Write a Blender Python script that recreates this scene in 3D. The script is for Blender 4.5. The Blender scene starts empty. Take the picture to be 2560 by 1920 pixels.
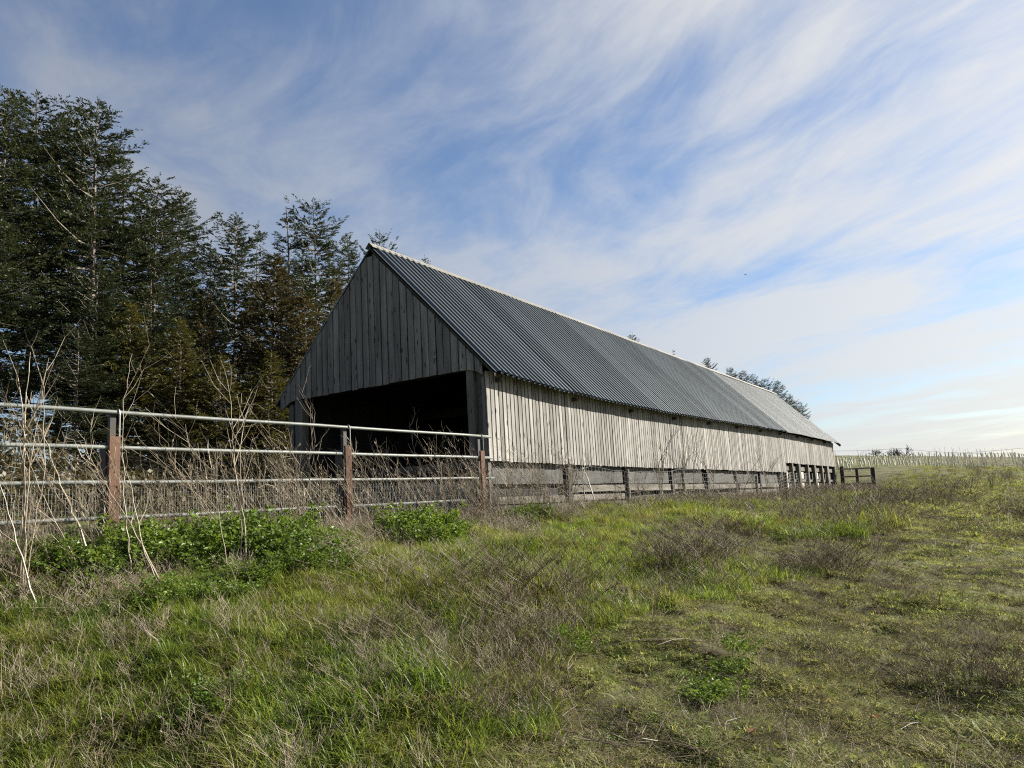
import bpy, math, random
import numpy as np
from mathutils import Vector, Matrix, noise as mnoise

random.seed(7)
RNG = np.random.default_rng(7)
SC = bpy.context.scene
COL = SC.collection

# ------------------------------------------------------------------ camera, sky, sun, exposure
EYE = 1.5                                   # eye height above the local ground
FPX, PITCH, ROLL = 1785.7, math.radians(8.52), math.radians(3.151)   # focal length for a 2560 px wide frame
cam_d = bpy.data.cameras.new('camera'); cam = bpy.data.objects.new('camera', cam_d); COL.objects.link(cam)
cam_d.sensor_fit = 'HORIZONTAL'; cam_d.sensor_width = 36.0; cam_d.lens = 36.0 * FPX / 2560.0
cam_d.clip_start = 0.05; cam_d.clip_end = 12000
_c, _s = math.cos(PITCH), math.sin(PITCH); _cr, _sr = math.cos(ROLL), math.sin(ROLL)
_f = Vector((0, _c, _s)); _u = Vector((0, -_s, _c)); _r = Vector((1, 0, 0))
_R = _r * _cr - _u * _sr; _U = _r * _sr + _u * _cr
cam.matrix_world = Matrix(((_R.x, _U.x, -_f.x, 0), (_R.y, _U.y, -_f.y, 0), (_R.z, _U.z, -_f.z, EYE), (0, 0, 0, 1)))
SC.camera = cam

SUN_EL, SUN_AZ = math.radians(28), math.radians(71)      # azimuth clockwise from +Y
sun_dir = Vector((math.cos(SUN_EL) * math.sin(SUN_AZ), math.cos(SUN_EL) * math.cos(SUN_AZ), math.sin(SUN_EL)))
sun_d = bpy.data.lights.new('sun', 'SUN'); sun = bpy.data.objects.new('sun', sun_d); COL.objects.link(sun)
sun_d.energy = 5.0; sun_d.angle = math.radians(0.53); sun_d.color = (1.0, 0.93, 0.82)
sun.rotation_euler = sun_dir.to_track_quat('Z', 'Y').to_euler(); sun.location = (30, 10, 40)

CLOUD_ROT, CLOUD_OFF = -20.0, 0.0
W = bpy.data.worlds.new('World'); SC.world = W; W.use_nodes = True
def build_world():
    nt = W.node_tree; nt.nodes.clear(); N = nt.nodes; L = nt.links
    out = N.new('ShaderNodeOutputWorld'); bg = N.new('ShaderNodeBackground'); bg.inputs['Strength'].default_value = 0.056
    L.new(bg.outputs[0], out.inputs[0])
    sky = N.new('ShaderNodeTexSky'); sky.sky_type = 'NISHITA'; sky.sun_disc = False
    sky.sun_elevation = SUN_EL; sky.sun_rotation = SUN_AZ; sky.altitude = 0
    sky.air_density = 1.0; sky.dust_density = 0.7; sky.ozone_density = 5.0
    tc = N.new('ShaderNodeTexCoord'); sep = N.new('ShaderNodeSeparateXYZ'); L.new(tc.outputs['Generated'], sep.inputs[0])
    def m(op, a, b=None, c=None, clamp=False):
        n = N.new('ShaderNodeMath'); n.operation = op; n.use_clamp = clamp
        for i, v in enumerate((a, b, c)):
            if v is None: continue
            if isinstance(v, (int, float)): n.inputs[i].default_value = v
            else: L.new(v, n.inputs[i])
        return n.outputs[0]
    z = m('MAXIMUM', m('ADD', sep.outputs[2], 0.07), 0.03)
    px = m('DIVIDE', sep.outputs[0], z); py = m('DIVIDE', sep.outputs[1], z)
    # cirrus drawn out along one wind direction on a high flat layer
    a = math.radians(CLOUD_ROT)
    wz = N.new('ShaderNodeCombineXYZ'); L.new(m('MULTIPLY', px, 0.5), wz.inputs[0]); L.new(m('MULTIPLY', py, 0.5), wz.inputs[1]); wz.inputs[2].default_value = 2.0
    wn = N.new('ShaderNodeTexNoise'); wn.inputs['Scale'].default_value = 1; wn.inputs['Detail'].default_value = 3; L.new(wz.outputs[0], wn.inputs['Vector'])
    wc = N.new('ShaderNodeSeparateColor'); L.new(wn.outputs['Color'], wc.inputs[0])
    px = m('ADD', px, m('MULTIPLY', m('SUBTRACT', wc.outputs[0], 0.5), 0.95)); py = m('ADD', py, m('MULTIPLY', m('SUBTRACT', wc.outputs[1], 0.5), 0.95))
    qx = m('SUBTRACT', m('MULTIPLY', px, math.cos(a)), m('MULTIPLY', py, math.sin(a)))
    qy = m('ADD', m('MULTIPLY', px, math.sin(a)), m('MULTIPLY', py, math.cos(a)))
    def noise(sx, sy, off, detail, rough, dist):
        cv = N.new('ShaderNodeCombineXYZ'); L.new(m('MULTIPLY', qx, sx), cv.inputs[0]); L.new(m('MULTIPLY', qy, sy), cv.inputs[1]); cv.inputs[2].default_value = off
        n = N.new('ShaderNodeTexNoise'); n.inputs['Scale'].default_value = 1; n.inputs['Detail'].default_value = detail
        n.inputs['Roughness'].default_value = rough; n.inputs['Distortion'].default_value = dist
        L.new(cv.outputs[0], n.inputs['Vector']); return n.outputs[0]
    n1 = noise(1.5, 0.75, 3.1 + CLOUD_OFF, 9, 0.58, 0.5)
    n2 = noise(0.5, 0.32, 11.7 + CLOUD_OFF, 3, 0.5, 0.3)
    n3 = noise(4.2, 1.9, 5.2, 7, 0.66, 0.5)
    cov = m('ADD', m('MULTIPLY', n1, 1.0), m('ADD', m('MULTIPLY', n2, 1.1), m('MULTIPLY', n3, 0.40)))
    side = N.new('ShaderNodeMapRange'); L.new(sep.outputs[0], side.inputs[0])
    side.inputs[1].default_value = -0.55; side.inputs[2].default_value = 0.65; side.inputs[3].default_value = -0.01; side.inputs[4].default_value = 0.25
    cov = m('ADD', cov, side.outputs[0])
    mr = N.new('ShaderNodeMapRange'); mr.interpolation_type = 'SMOOTHSTEP'; L.new(cov, mr.inputs[0])
    mr.inputs[1].default_value = 1.13; mr.inputs[2].default_value = 1.55; mr.inputs[3].default_value = 0.0; mr.inputs[4].default_value = 0.80
    # a thin even veil low down
    hz = N.new('ShaderNodeMapRange'); L.new(sep.outputs[2], hz.inputs[0]); hz.inputs[1].default_value = 0.0; hz.inputs[2].default_value = 0.22; hz.inputs[3].default_value = 0.40; hz.inputs[4].default_value = 0.07
    amt = m('MAXIMUM', mr.outputs[0], 0.0, clamp=True)
    amt = m('SUBTRACT', 1.0, m('MULTIPLY', m('SUBTRACT', 1.0, amt), m('SUBTRACT', 1.0, hz.outputs[0])), clamp=True)
    # clouds are brighter towards the sun
    dp = N.new('ShaderNodeVectorMath'); dp.operation = 'DOT_PRODUCT'; L.new(tc.outputs['Generated'], dp.inputs[0]); dp.inputs[1].default_value = sun_dir
    ph = N.new('ShaderNodeMapRange'); L.new(dp.outputs['Value'], ph.inputs[0]); ph.inputs[1].default_value = 0.1; ph.inputs[2].default_value = 1.0
    ph.inputs[3].default_value = 3.3; ph.inputs[4].default_value = 6.6
    cc = N.new('ShaderNodeVectorMath'); cc.operation = 'SCALE'; L.new(ph.outputs[0], cc.inputs['Scale'])
    wm = N.new('ShaderNodeMix'); wm.data_type = 'RGBA'; wm.inputs['A'].default_value = (0.90, 0.95, 1.04, 1); wm.inputs['B'].default_value = (1.06, 1.02, 0.92, 1)
    wf = N.new('ShaderNodeMapRange'); L.new(dp.outputs['Value'], wf.inputs[0]); wf.inputs[1].default_value = 0.35; wf.inputs[2].default_value = 0.95; L.new(wf.outputs[0], wm.inputs['Factor']); L.new(wm.outputs['Result'], cc.inputs[0])
    mix = N.new('ShaderNodeMix'); mix.data_type = 'RGBA'; L.new(amt, mix.inputs['Factor']); L.new(sky.outputs[0], mix.inputs['A']); L.new(cc.outputs[0], mix.inputs['B'])
    L.new(mix.outputs['Result'], bg.inputs['Color'])
build_world()
SC.view_settings.view_transform = 'Standard'; SC.view_settings.look = 'None'
SC.view_settings.exposure = 1.4; SC.view_settings.gamma = 1.0; SC.view_settings.use_curve_mapping = False
SC.cycles.use_denoising = False; SC.cycles.filter_width = 1.15
SC.cycles.max_bounces = 6; SC.cycles.diffuse_bounces = 3; SC.cycles.glossy_bounces = 2; SC.cycles.transmission_bounces = 4; SC.cycles.transparent_max_bounces = 8

# ------------------------------------------------------------------ helpers
def ray(px, py):
    x, y = px - 1280.0, 960.0 - py
    r = x * _cr + y * _sr; u = -x * _sr + y * _cr
    return np.array([r, FPX * _c - u * _s, FPX * _s + u * _c]) / FPX
def at(px, py, Y):
    """world point seen at a photo position, Y metres in front of the camera"""
    d = ray(px, py); d = d * (Y / d[1]); d[2] += EYE
    return d
def tag(o, label=None, cat=None, group=None, kind=None):
    if label: o['label'] = label
    if cat: o['category'] = cat
    if group: o['group'] = group
    if kind: o['kind'] = kind
    return o
def mesh_data(name, verts, faces, mats=(), smooth=False, midx=None):
    """faces: ndarray (n,3)/(n,4), or list of tuples"""
    me = bpy.data.meshes.new(name); v = np.asarray(verts, dtype=np.float32).reshape(-1, 3)
    if isinstance(faces, np.ndarray):
        n, k = faces.shape
        me.vertices.add(len(v)); me.vertices.foreach_set('co', v.ravel())
        me.loops.add(n * k); me.loops.foreach_set('vertex_index', faces.astype(np.int32).ravel())
        me.polygons.add(n); me.polygons.foreach_set('loop_start', np.arange(0, n * k, k, dtype=np.int32))
        me.update(calc_edges=True)
    else:
        me.from_pydata(v.tolist(), [], [tuple(f) for f in faces]); me.update()
    for m in (mats if isinstance(mats, (list, tuple)) else [mats]): me.materials.append(m)
    if midx is not None: me.polygons.foreach_set('material_index', np.asarray(midx, dtype=np.int32))
    if smooth: me.polygons.foreach_set('use_smooth', np.ones(len(me.polygons), dtype=bool))
    return me
def obj(name, me, parent=None, loc=(0, 0, 0), rz=0.0):
    o = bpy.data.objects.new(name, me); COL.objects.link(o)
    if parent: o.parent = parent
    o.location = loc; o.rotation_euler = (0, 0, rz)
    return o
def empty(name, loc, rz=0.0):
    o = bpy.data.objects.new(name, None); COL.objects.link(o); o.location = loc; o.rotation_euler = (0, 0, rz); o.empty_display_size = 0.3
    return o

class MB:
    """collects boxes, prisms and tubes into one mesh"""
    def __init__(s): s.v = []; s.f = []; s.n = 0
    def add(s, v, f):
        v = np.asarray(v, float); s.v.append(v); s.f += [tuple(int(i) + s.n for i in q) for q in f]; s.n += len(v)
    def box(s, a, b, jit=0.0):
        x0, y0, z0 = a; x1, y1, z1 = b
        v = np.array([(x0,y0,z0),(x1,y0,z0),(x1,y1,z0),(x0,y1,z0),(x0,y0,z1),(x1,y0,z1),(x1,y1,z1),(x0,y1,z1)], float)
        if jit: v += RNG.uniform(-jit, jit, v.shape)
        s.add(v, [(0,3,2,1),(4,5,6,7),(0,1,5,4),(1,2,6,5),(2,3,7,6),(3,0,4,7)])
    def hexa(s, v): s.add(v, [(0,3,2,1),(4,5,6,7),(0,1,5,4),(1,2,6,5),(2,3,7,6),(3,0,4,7)])
    def beam(s, p, q, w, h, up=(0,0,1)):
        p = Vector(p); q = Vector(q); d = (q - p).normalized(); sd = d.cross(Vector(up))
        if sd.length < 1e-4: sd = d.cross(Vector((1,0,0)))
        sd.normalize(); u2 = sd.cross(d).normalized(); a = sd * w / 2; b = u2 * h / 2
        s.hexa([p-a-b, p+a-b, p+a+b, p-a+b, q-a-b, q+a-b, q+a+b, q-a+b])
    def tube(s, pts, rad, k=6, caps=True):
        v, f = tube(pts, rad, k, caps); s.add(v, f)
    def data(s, name, mats, smooth=False): return mesh_data(name, np.concatenate(s.v), s.f, mats, smooth)
    def build(s, name, mat, parent=None, smooth=False): return obj(name, s.data(name, mat, smooth), parent)

def tube(pts, rad, k=5, caps=False):
    P = np.asarray(pts, float); n = len(P)
    R = np.full(n, rad) if np.isscalar(rad) else np.asarray(rad, float)
    T = np.gradient(P, axis=0); T /= np.linalg.norm(T, axis=1)[:, None] + 1e-9
    ref = np.array([0.0, 0, 1]) if abs(T[:, 2]).mean() < 0.8 else np.array([1.0, 0, 0])
    A = np.cross(T, ref); A /= np.linalg.norm(A, axis=1)[:, None] + 1e-9; B = np.cross(T, A)
    ang = np.arange(k) * 2 * math.pi / k
    V = (P[:, None] + R[:, None, None] * (np.cos(ang)[None, :, None] * A[:, None] + np.sin(ang)[None, :, None] * B[:, None])).reshape(-1, 3)
    F = []
    for i in range(n - 1):
        for j in range(k):
            F.append((i*k+j, i*k+(j+1) % k, (i+1)*k+(j+1) % k, (i+1)*k+j))
    if caps: F += [tuple(range(k-1, -1, -1)), tuple((n-1)*k+j for j in range(k))]
    return V, F

# ------------------------------------------------------------------ materials
def mat_new(name):
    m = bpy.data.materials.new(name); m.use_nodes = True; nt = m.node_tree; nt.nodes.clear()
    return m, nt, nt.nodes, nt.links
def ramp(N, stops):
    r = N.new('ShaderNodeValToRGB'); e = r.color_ramp.elements
    while len(e) < len(stops): e.new(0.5)
    for el, (p, c) in zip(e, stops): el.position = p; el.color = (*c, 1)
    return r
def nz(N, L, vec, scale, detail=4, rough=0.55, dist=0.0, mapscale=None, off=None):
    if mapscale is not None:
        mp = N.new('ShaderNodeMapping'); mp.inputs['Scale'].default_value = mapscale
        L.new(vec, mp.inputs['Vector']); 
        if off is not None: L.new(off, mp.inputs['Location'])
        vec = mp.outputs[0]
    n = N.new('ShaderNodeTexNoise'); n.inputs['Scale'].default_value = scale; n.inputs['Detail'].default_value = detail
    n.inputs['Roughness'].default_value = rough; n.inputs['Distortion'].default_value = dist
    L.new(vec, n.inputs['Vector']); return n
def mixc(N, L, fac, a, b, mode='MIX'):
    m = N.new('ShaderNodeMix'); m.data_type = 'RGBA'; m.blend_type = mode
    for k, v in (('Factor', fac), ('A', a), ('B', b)):
        if isinstance(v, (int, float)): m.inputs[k].default_value = v
        elif isinstance(v, tuple): m.inputs[k].default_value = (*v, 1)
        else: L.new(v, m.inputs[k])
    return m.outputs['Result']
def mr(N, L, val, a, b, c=0.0, d=1.0):
    n = N.new('ShaderNodeMapRange'); L.new(val, n.inputs[0])
    for i, x in zip((1, 2, 3, 4), (a, b, c, d)): n.inputs[i].default_value = x
    return n.outputs[0]

def wood(name, dark, light, knots=True, grain_axis=2, rough=0.85):
    m, nt, N, L = mat_new(name)
    out = N.new('ShaderNodeOutputMaterial'); p = N.new('ShaderNodeBsdfPrincipled'); L.new(p.outputs[0], out.inputs[0])
    tc = N.new('ShaderNodeTexCoord'); oi = N.new('ShaderNodeObjectInfo')
    off = N.new('ShaderNodeCombineXYZ')
    sc = N.new('ShaderNodeMath'); sc.operation = 'MULTIPLY'; sc.inputs[1].default_value = 57.0; L.new(oi.outputs['Random'], sc.inputs[0])
    for i in range(3): L.new(sc.outputs[0], off.inputs[i])
    s1 = [22, 22, 22]; s1[grain_axis] = 0.9; s2 = [4, 4, 4]; s2[grain_axis] = 0.5
    g = nz(N, L, tc.outputs['Object'], 1, 6, 0.65, 0.4, s1, off.outputs[0]); b = nz(N, L, tc.outputs['Object'], 1, 4, 0.6, 0.2, s2, off.outputs[0])
    r = ramp(N, [(0.28, dark), (0.5, tuple((x + y) / 2 for x, y in zip(dark, light))), (0.72, light)]); L.new(g.outputs[0], r.inputs[0])
    c = mixc(N, L, mr(N, L, b.outputs[0], 0.3, 0.7), tuple(x * 0.62 for x in dark), r.outputs[0])
    tone = mr(N, L, oi.outputs['Random'], 0, 1, 0.72, 1.18)
    tv = N.new('ShaderNodeVectorMath'); tv.operation = 'SCALE'; L.new(c, tv.inputs[0]); L.new(tone, tv.inputs['Scale']); c = tv.outputs[0]
    if knots:
        mp = N.new('ShaderNodeMapping'); ks = [9, 9, 9]; ks[grain_axis] = 2.6; mp.inputs['Scale'].default_value = ks
        L.new(tc.outputs['Object'], mp.inputs['Vector']); L.new(off.outputs[0], mp.inputs['Location'])
        vo = N.new('ShaderNodeTexVoronoi'); vo.inputs['Scale'].default_value = 1.0; L.new(mp.outputs[0], vo.inputs['Vector'])
        k = mr(N, L, vo.outputs['Distance'], 0.13, 0.21, 1.0, 0.0)
        c = mixc(N, L, k, c, tuple(x * 0.25 for x in dark))
    L.new(c, p.inputs['Base Color']); p.inputs['Roughness'].default_value = rough
    p.inputs['Specular IOR Level'].default_value = 0.25
    bp = N.new('ShaderNodeBump'); bp.inputs['Strength'].default_value = 0.35; bp.inputs['Distance'].default_value = 0.004
    L.new(g.outputs[0], bp.inputs['Height']); L.new(bp.outputs[0], p.inputs['Normal'])
    return m
def plain(name, col, rough=0.6, metal=0.0, spec=0.5, var=0.25, scale=8.0, bump=0.0, dirt=None, tone=0.12):
    m, nt, N, L = mat_new(name)
    out = N.new('ShaderNodeOutputMaterial'); p = N.new('ShaderNodeBsdfPrincipled'); L.new(p.outputs[0], out.inputs[0])
    tc = N.new('ShaderNodeTexCoord'); oi = N.new('ShaderNodeObjectInfo')
    n = nz(N, L, tc.outputs['Object'], scale, 6, 0.62)
    c = mixc(N, L, mr(N, L, n.outputs[0], 0.3, 0.72), tuple(x * (1 - var) for x in col), tuple(min(1, x * (1 + var)) for x in col))
    if dirt:
        n2 = nz(N, L, tc.outputs['Object'], scale * 0.35, 5, 0.6); c = mixc(N, L, mr(N, L, n2.outputs[0], 0.5, 0.72, 0, 0.8), c, dirt)
    tv = N.new('ShaderNodeVectorMath'); tv.operation = 'SCALE'; L.new(c, tv.inputs[0]); L.new(mr(N, L, oi.outputs['Random'], 0, 1, 1 - tone, 1 + tone), tv.inputs['Scale'])
    L.new(tv.outputs[0], p.inputs['Base Color']); p.inputs['Roughness'].default_value = rough; p.inputs['Metallic'].default_value = metal
    p.inputs['Specular IOR Level'].default_value = spec
    if bump:
        bp = N.new('ShaderNodeBump'); bp.inputs['Strength'].default_value = bump; bp.inputs['Distance'].default_value = 0.01
        L.new(n.outputs[0], bp.inputs['Height']); L.new(bp.outputs[0], p.inputs['Normal'])
    return m
def leaf(name, cols, trans=0.45, gloss=0.08, patch=None, patch_scale=0.5, tcol=1.3, grough=0.45, pf=0.85):
    """thin foliage: diffuse + translucent + a little sheen; colour varies by instance and by place"""
    m, nt, N, L = mat_new(name)
    out = N.new('ShaderNodeOutputMaterial'); oi = N.new('ShaderNodeObjectInfo'); ge = N.new('ShaderNodeNewGeometry')
    r = ramp(N, [(i / max(1, len(cols) - 1), c) for i, c in enumerate(cols)])
    fine = nz(N, L, ge.outputs['Position'], 9.0, 3, 0.6)
    ad = N.new('ShaderNodeMath'); ad.operation = 'ADD'; L.new(mr(N, L, oi.outputs['Random'], 0, 1, -0.25, 0.25), ad.inputs[0]); L.new(mr(N, L, fine.outputs[0], 0.25, 0.75), ad.inputs[1])
    L.new(ad.outputs[0], r.inputs[0]); c = r.outputs[0]
    if patch:
        n = nz(N, L, ge.outputs['Position'], patch_scale, 4, 0.6); c = mixc(N, L, mr(N, L, n.outputs[0], 0.42, 0.62, 0, pf), c, patch)
    d = N.new('ShaderNodeBsdfDiffuse'); L.new(c, d.inputs[0])
    t = N.new('ShaderNodeBsdfTranslucent'); tv = N.new('ShaderNodeVectorMath'); tv.operation = 'MULTIPLY'; L.new(c, tv.inputs[0]); tv.inputs[1].default_value = (tcol * 1.1, tcol * 1.05, tcol * 0.6); L.new(tv.outputs[0], t.inputs[0])
    g = N.new('ShaderNodeBsdfGlossy'); g.inputs['Roughness'].default_value = grough; g.inputs['Color'].default_value = (0.9, 0.95, 0.9, 1)
    m1 = N.new('ShaderNodeMixShader'); m1.inputs[0].default_value = trans; L.new(d.outputs[0], m1.inputs[1]); L.new(t.outputs[0], m1.inputs[2])
    m2 = N.new('ShaderNodeMixShader'); m2.inputs[0].default_value = gloss; L.new(m1.outputs[0], m2.inputs[1]); L.new(g.outputs[0], m2.inputs[2])
    L.new(m2.outputs[0], out.inputs[0])
    return m

M = {}
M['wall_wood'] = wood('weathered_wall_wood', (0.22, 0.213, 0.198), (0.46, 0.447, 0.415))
M['gable_wood'] = wood('weathered_shaded_gable_wood', (0.16, 0.145, 0.125), (0.33, 0.305, 0.27))  # same wood as the long wall; gable shade put into a darker base
M['post_wood'] = wood('grey_post_wood', (0.095, 0.088, 0.075), (0.21, 0.195, 0.165))
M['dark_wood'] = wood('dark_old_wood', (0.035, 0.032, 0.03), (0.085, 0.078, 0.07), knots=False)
M['plank_wood'] = wood('pale_plank_wood', (0.12, 0.108, 0.09), (0.30, 0.275, 0.23), grain_axis=0)
M['brown_wood'] = wood('brown_stained_wood', (0.10, 0.055, 0.036), (0.185, 0.112, 0.076), knots=False)
M['dark_backing'] = plain('near_black_backing', (0.018, 0.017, 0.016), 0.9, var=0.3)  # near-black so the sheets behind gaps read as unlit interior
M['roof'] = plain('slate_blue_sheet', (0.105, 0.12, 0.12), 0.40, 0.75, 0.5, 0.10, 0.8, dirt=(0.075, 0.085, 0.085), tone=0.28)
M['roof_pale'] = plain('weathered_grey_sheet', (0.125, 0.138, 0.138), 0.5, 0.2, 0.5, 0.10, 0.8, dirt=(0.10, 0.11, 0.11))
M['ridge'] = plain('cream_ridge', (0.17, 0.165, 0.145), 0.7, 0, 0.3, 0.15, 6.0, dirt=(0.13, 0.125, 0.11))
M['galv'] = plain('galvanised_pipe', (0.15, 0.165, 0.155), 0.5, 0.0, 0.4, 0.22, 7.0, dirt=(0.10, 0.10, 0.085))
M['wire'] = plain('galvanised_wire', (0.22, 0.23, 0.23), 0.5, 0.3, 0.5, 0.1, 4.0)
M['dark_steel'] = plain('dark_painted_steel', (0.035, 0.033, 0.03), 0.6, 0.2, 0.4, 0.3, 6.0, dirt=(0.08, 0.045, 0.03))
M['concrete'] = plain('stained_concrete', (0.085, 0.085, 0.08), 0.9, 0, 0.2, 0.35, 3.0, 0.3, dirt=(0.04, 0.04, 0.036))
M['pale_panel'] = plain('cream_panel', (0.62, 0.56, 0.47), 0.8, 0, 0.2, 0.15, 4.0, dirt=(0.40, 0.35, 0.28))
M['grass'] = leaf('green_grass', [(0.065, 0.115, 0.018), (0.120, 0.180, 0.030), (0.21, 0.255, 0.058)], 0.50, 0.022, patch=(0.25, 0.235, 0.075), patch_scale=0.9, pf=0.45)
M['short_grass'] = leaf('short_field_grass', [(0.14, 0.185, 0.058), (0.24, 0.275, 0.098), (0.36, 0.375, 0.18)], 0.48, 0.012, patch=(0.25, 0.225, 0.12), patch_scale=0.7)
M['straw'] = leaf('dry_straw', [(0.20, 0.155, 0.075), (0.28, 0.225, 0.115), (0.37, 0.305, 0.175)], 0.35, 0.03, tcol=1.0)
M['weed'] = leaf('brown_dead_weed', [(0.085, 0.066, 0.042), (0.13, 0.102, 0.066), (0.20, 0.16, 0.11)], 0.15, 0.02, tcol=1.0)
M['stalk'] = leaf('bleached_stalk', [(0.165, 0.13, 0.09), (0.24, 0.195, 0.14), (0.34, 0.29, 0.22)], 0.08, 0.03, tcol=1.0)
M['sapling'] = leaf('grey_sapling_bark', [(0.13, 0.105, 0.085), (0.18, 0.15, 0.12), (0.25, 0.21, 0.165)], 0.02, 0.03, tcol=1.0)
M['parsley'] = leaf('lush_green_leaf', [(0.058, 0.095, 0.016), (0.095, 0.150, 0.024), (0.15, 0.205, 0.040)], 0.40, 0.02)
M['moss'] = leaf('low_green_leaf', [(0.085, 0.120, 0.034), (0.17, 0.205, 0.068), (0.31, 0.33, 0.14)], 0.35, 0.01)
M['fir'] = leaf('dark_fir_needles', [(0.022, 0.030, 0.016), (0.036, 0.046, 0.023), (0.060, 0.070, 0.034)], 0.25, 0.012)
M['spruce'] = leaf('olive_spruce_needles', [(0.045, 0.046, 0.016), (0.068, 0.066, 0.021), (0.10, 0.092, 0.030)], 0.25, 0.01)
M['russet'] = leaf('russet_cypress_needles', [(0.040, 0.036, 0.018), (0.058, 0.050, 0.024), (0.085, 0.072, 0.034)], 0.22, 0.01)
M['bramble'] = leaf('bramble_leaf', [(0.040, 0.036, 0.016), (0.062, 0.052, 0.025), (0.105, 0.085, 0.045)], 0.25, 0.02)
M['bark'] = plain('grey_brown_bark', (0.17, 0.145, 0.125), 0.9, 0, 0.15, 0.4, 9.0, 0.4)
M['far_bark'] = plain('far_bare_bark', (0.13, 0.115, 0.10), 0.9, 0, 0.15, 0.3, 2.0)
M['deadleaf'] = leaf('orange_dead_leaf', [(0.20, 0.085, 0.030), (0.26, 0.12, 0.045)], 0.3, 0.05)
M['stone'] = plain('pale_stone', (0.27, 0.25, 0.22), 0.85, 0, 0.3, 0.3, 12.0, 0.4)
M['guard'] = plain('pale_plastic_guard', (0.66, 0.64, 0.46), 0.6, 0, 0.4, 0.08, 3.0)
M['bird'] = plain('dark_feather', (0.03, 0.028, 0.028), 0.7)
M['cable'] = plain('black_cable', (0.06, 0.06, 0.065), 0.7)

def ground_material():
    m, nt, N, L = mat_new('field_ground')
    out = N.new('ShaderNodeOutputMaterial'); p = N.new('ShaderNodeBsdfPrincipled'); L.new(p.outputs[0], out.inputs[0])
    ge = N.new('ShaderNodeNewGeometry')
    n1 = nz(N, L, ge.outputs['Position'], 1.1, 8, 0.65, 0.3); n2 = nz(N, L, ge.outputs['Position'], 14.0, 8, 0.7)
    n3 = nz(N, L, ge.outputs['Position'], 0.12, 5, 0.6)
    soil = mixc(N, L, mr(N, L, n2.outputs[0], 0.35, 0.7), (0.026, 0.019, 0.013), (0.085, 0.063, 0.043))
    green = mixc(N, L, mr(N, L, n2.outputs[0], 0.3, 0.7), (0.055, 0.068, 0.023), (0.155, 0.165, 0.068))
    g2 = mixc(N, L, mr(N, L, n3.outputs[0], 0.4, 0.65, 0, 0.6), green, (0.12, 0.105, 0.06))
    ad = N.new('ShaderNodeMath'); ad.operation = 'ADD'; L.new(n1.outputs[0], ad.inputs[0]); L.new(mr(N, L, n2.outputs[0], 0, 1, -0.15, 0.15), ad.inputs[1])
    c = mixc(N, L, mr(N, L, ad.outputs[0], 0.40, 0.54), soil, g2)
    L.new(c, p.inputs['Base Color']); p.inputs['Roughness'].default_value = 0.95; p.inputs['Specular IOR Level'].default_value = 0.1
    bp = N.new('ShaderNodeBump'); bp.inputs['Strength'].default_value = 0.8; bp.inputs['Distance'].default_value = 0.03
    L.new(n2.outputs[0], bp.inputs['Height']); L.new(bp.outputs[0], p.inputs['Normal'])
    return m
M['ground'] = ground_material()

# ------------------------------------------------------------------ terrain
AZ = 0.6005; BX, BY = -0.543, 14.0; SL = -0.0201             # barn heading, near wall corner, fall along its length
eh = np.array([math.sin(AZ), math.cos(AZ)]); nh = np.array([-math.cos(AZ), math.sin(AZ)])
def bw(u, v, z=0.0): return np.array([BX + u * eh[0] + v * nh[0], BY + u * eh[1] + v * nh[1], z + SL * u + EYE])
CP = []
def cpx(px, py, z):
    d = ray(px, py); t = z / d[2]; CP.append((d[0] * t, d[1] * t, z))
for a in [(0,1920,-1.45),(640,1920,-1.5),(1280,1920,-1.5),(1920,1920,-1.52),(2560,1920,-1.55),
          (0,1600,-.95),(0,1500,-.72),(300,1520,-.82),(300,1420,-.55),(640,1640,-1.12),(700,1430,-.70),(1000,1400,-.72),(1000,1600,-1.14),
          (1280,1400,-.85),(1280,1320,-.62),(1280,1600,-1.22),(1700,1290,-.72),(1900,1245,-.85),(1700,1400,-1.1),(1700,1600,-1.35),(2100,1400,-1.32),
          (2100,1600,-1.47),(2560,1400,-1.5),(2560,1600,-1.52),(2150,1262,-1.15),(2400,1262,-1.4),(2560,1262,-1.5)]: cpx(*a)
for u, v, z in [(-12,0,-.42),(-8,0,-.46),(-4,0,-.48),(0,0,-.47),(10,0,-.45),(20,0,-.42),(33,0,-.4),(-8,6,-.45),(0,6,-.47),(15,6,-.45),(33,6,-.4),(-12,14,-.5),(0,14,-.6),(20,14,-.6),(40,14,-.3),(-12,24,-.9),(5,26,-1.2),(30,26,-.8),(70,16,1.5),(100,20,2.5)]:
    p = bw(u, v); CP.append((p[0], p[1], z + SL * min(u, 33)))
for px, py, Y in [(2123,1161,72),(2333,1168.6,76),(2545,1180,78),(2740,1190,80),(2171,1142,140),(2260,1142,140),(2419,1148,140),(2539,1146,140),(2750,1150,140),(2000,1140,140)]:
    w = at(px, py, Y); CP.append((w[0], w[1], w[2] - EYE))
for x, y, z in [(-4,-6,-1.5),(4,-6,-1.5),(0,0,-1.5),(-8,0,-1.3),(8,0,-1.55),(-20,-10,-1.3),(20,-10,-1.7),(20,10,-1.7),(45,20,-2.0),(-60,-40,-3),(60,-40,-3),(120,60,-3.0),
                (-60,60,-7),(-30,90,-7),(20,180,-1),(100,260,-4),(-80,150,-9),(200,200,-4),(0,-120,-4),(250,0,-4),(-200,0,-8),(160,160,-1.0)]: CP.append((x, y, z))
CP = np.array(CP)
def _phi(d2): return np.sqrt(d2 + 4.0)
_A = _phi(((CP[:, None, :2] - CP[None, :, :2]) ** 2).sum(-1)); _n = len(CP)
_big = np.zeros((_n + 1, _n + 1)); _big[:_n, :_n] = _A + np.eye(_n) * -0.02; _big[:_n, _n] = 1; _big[_n, :_n] = 1
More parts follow.
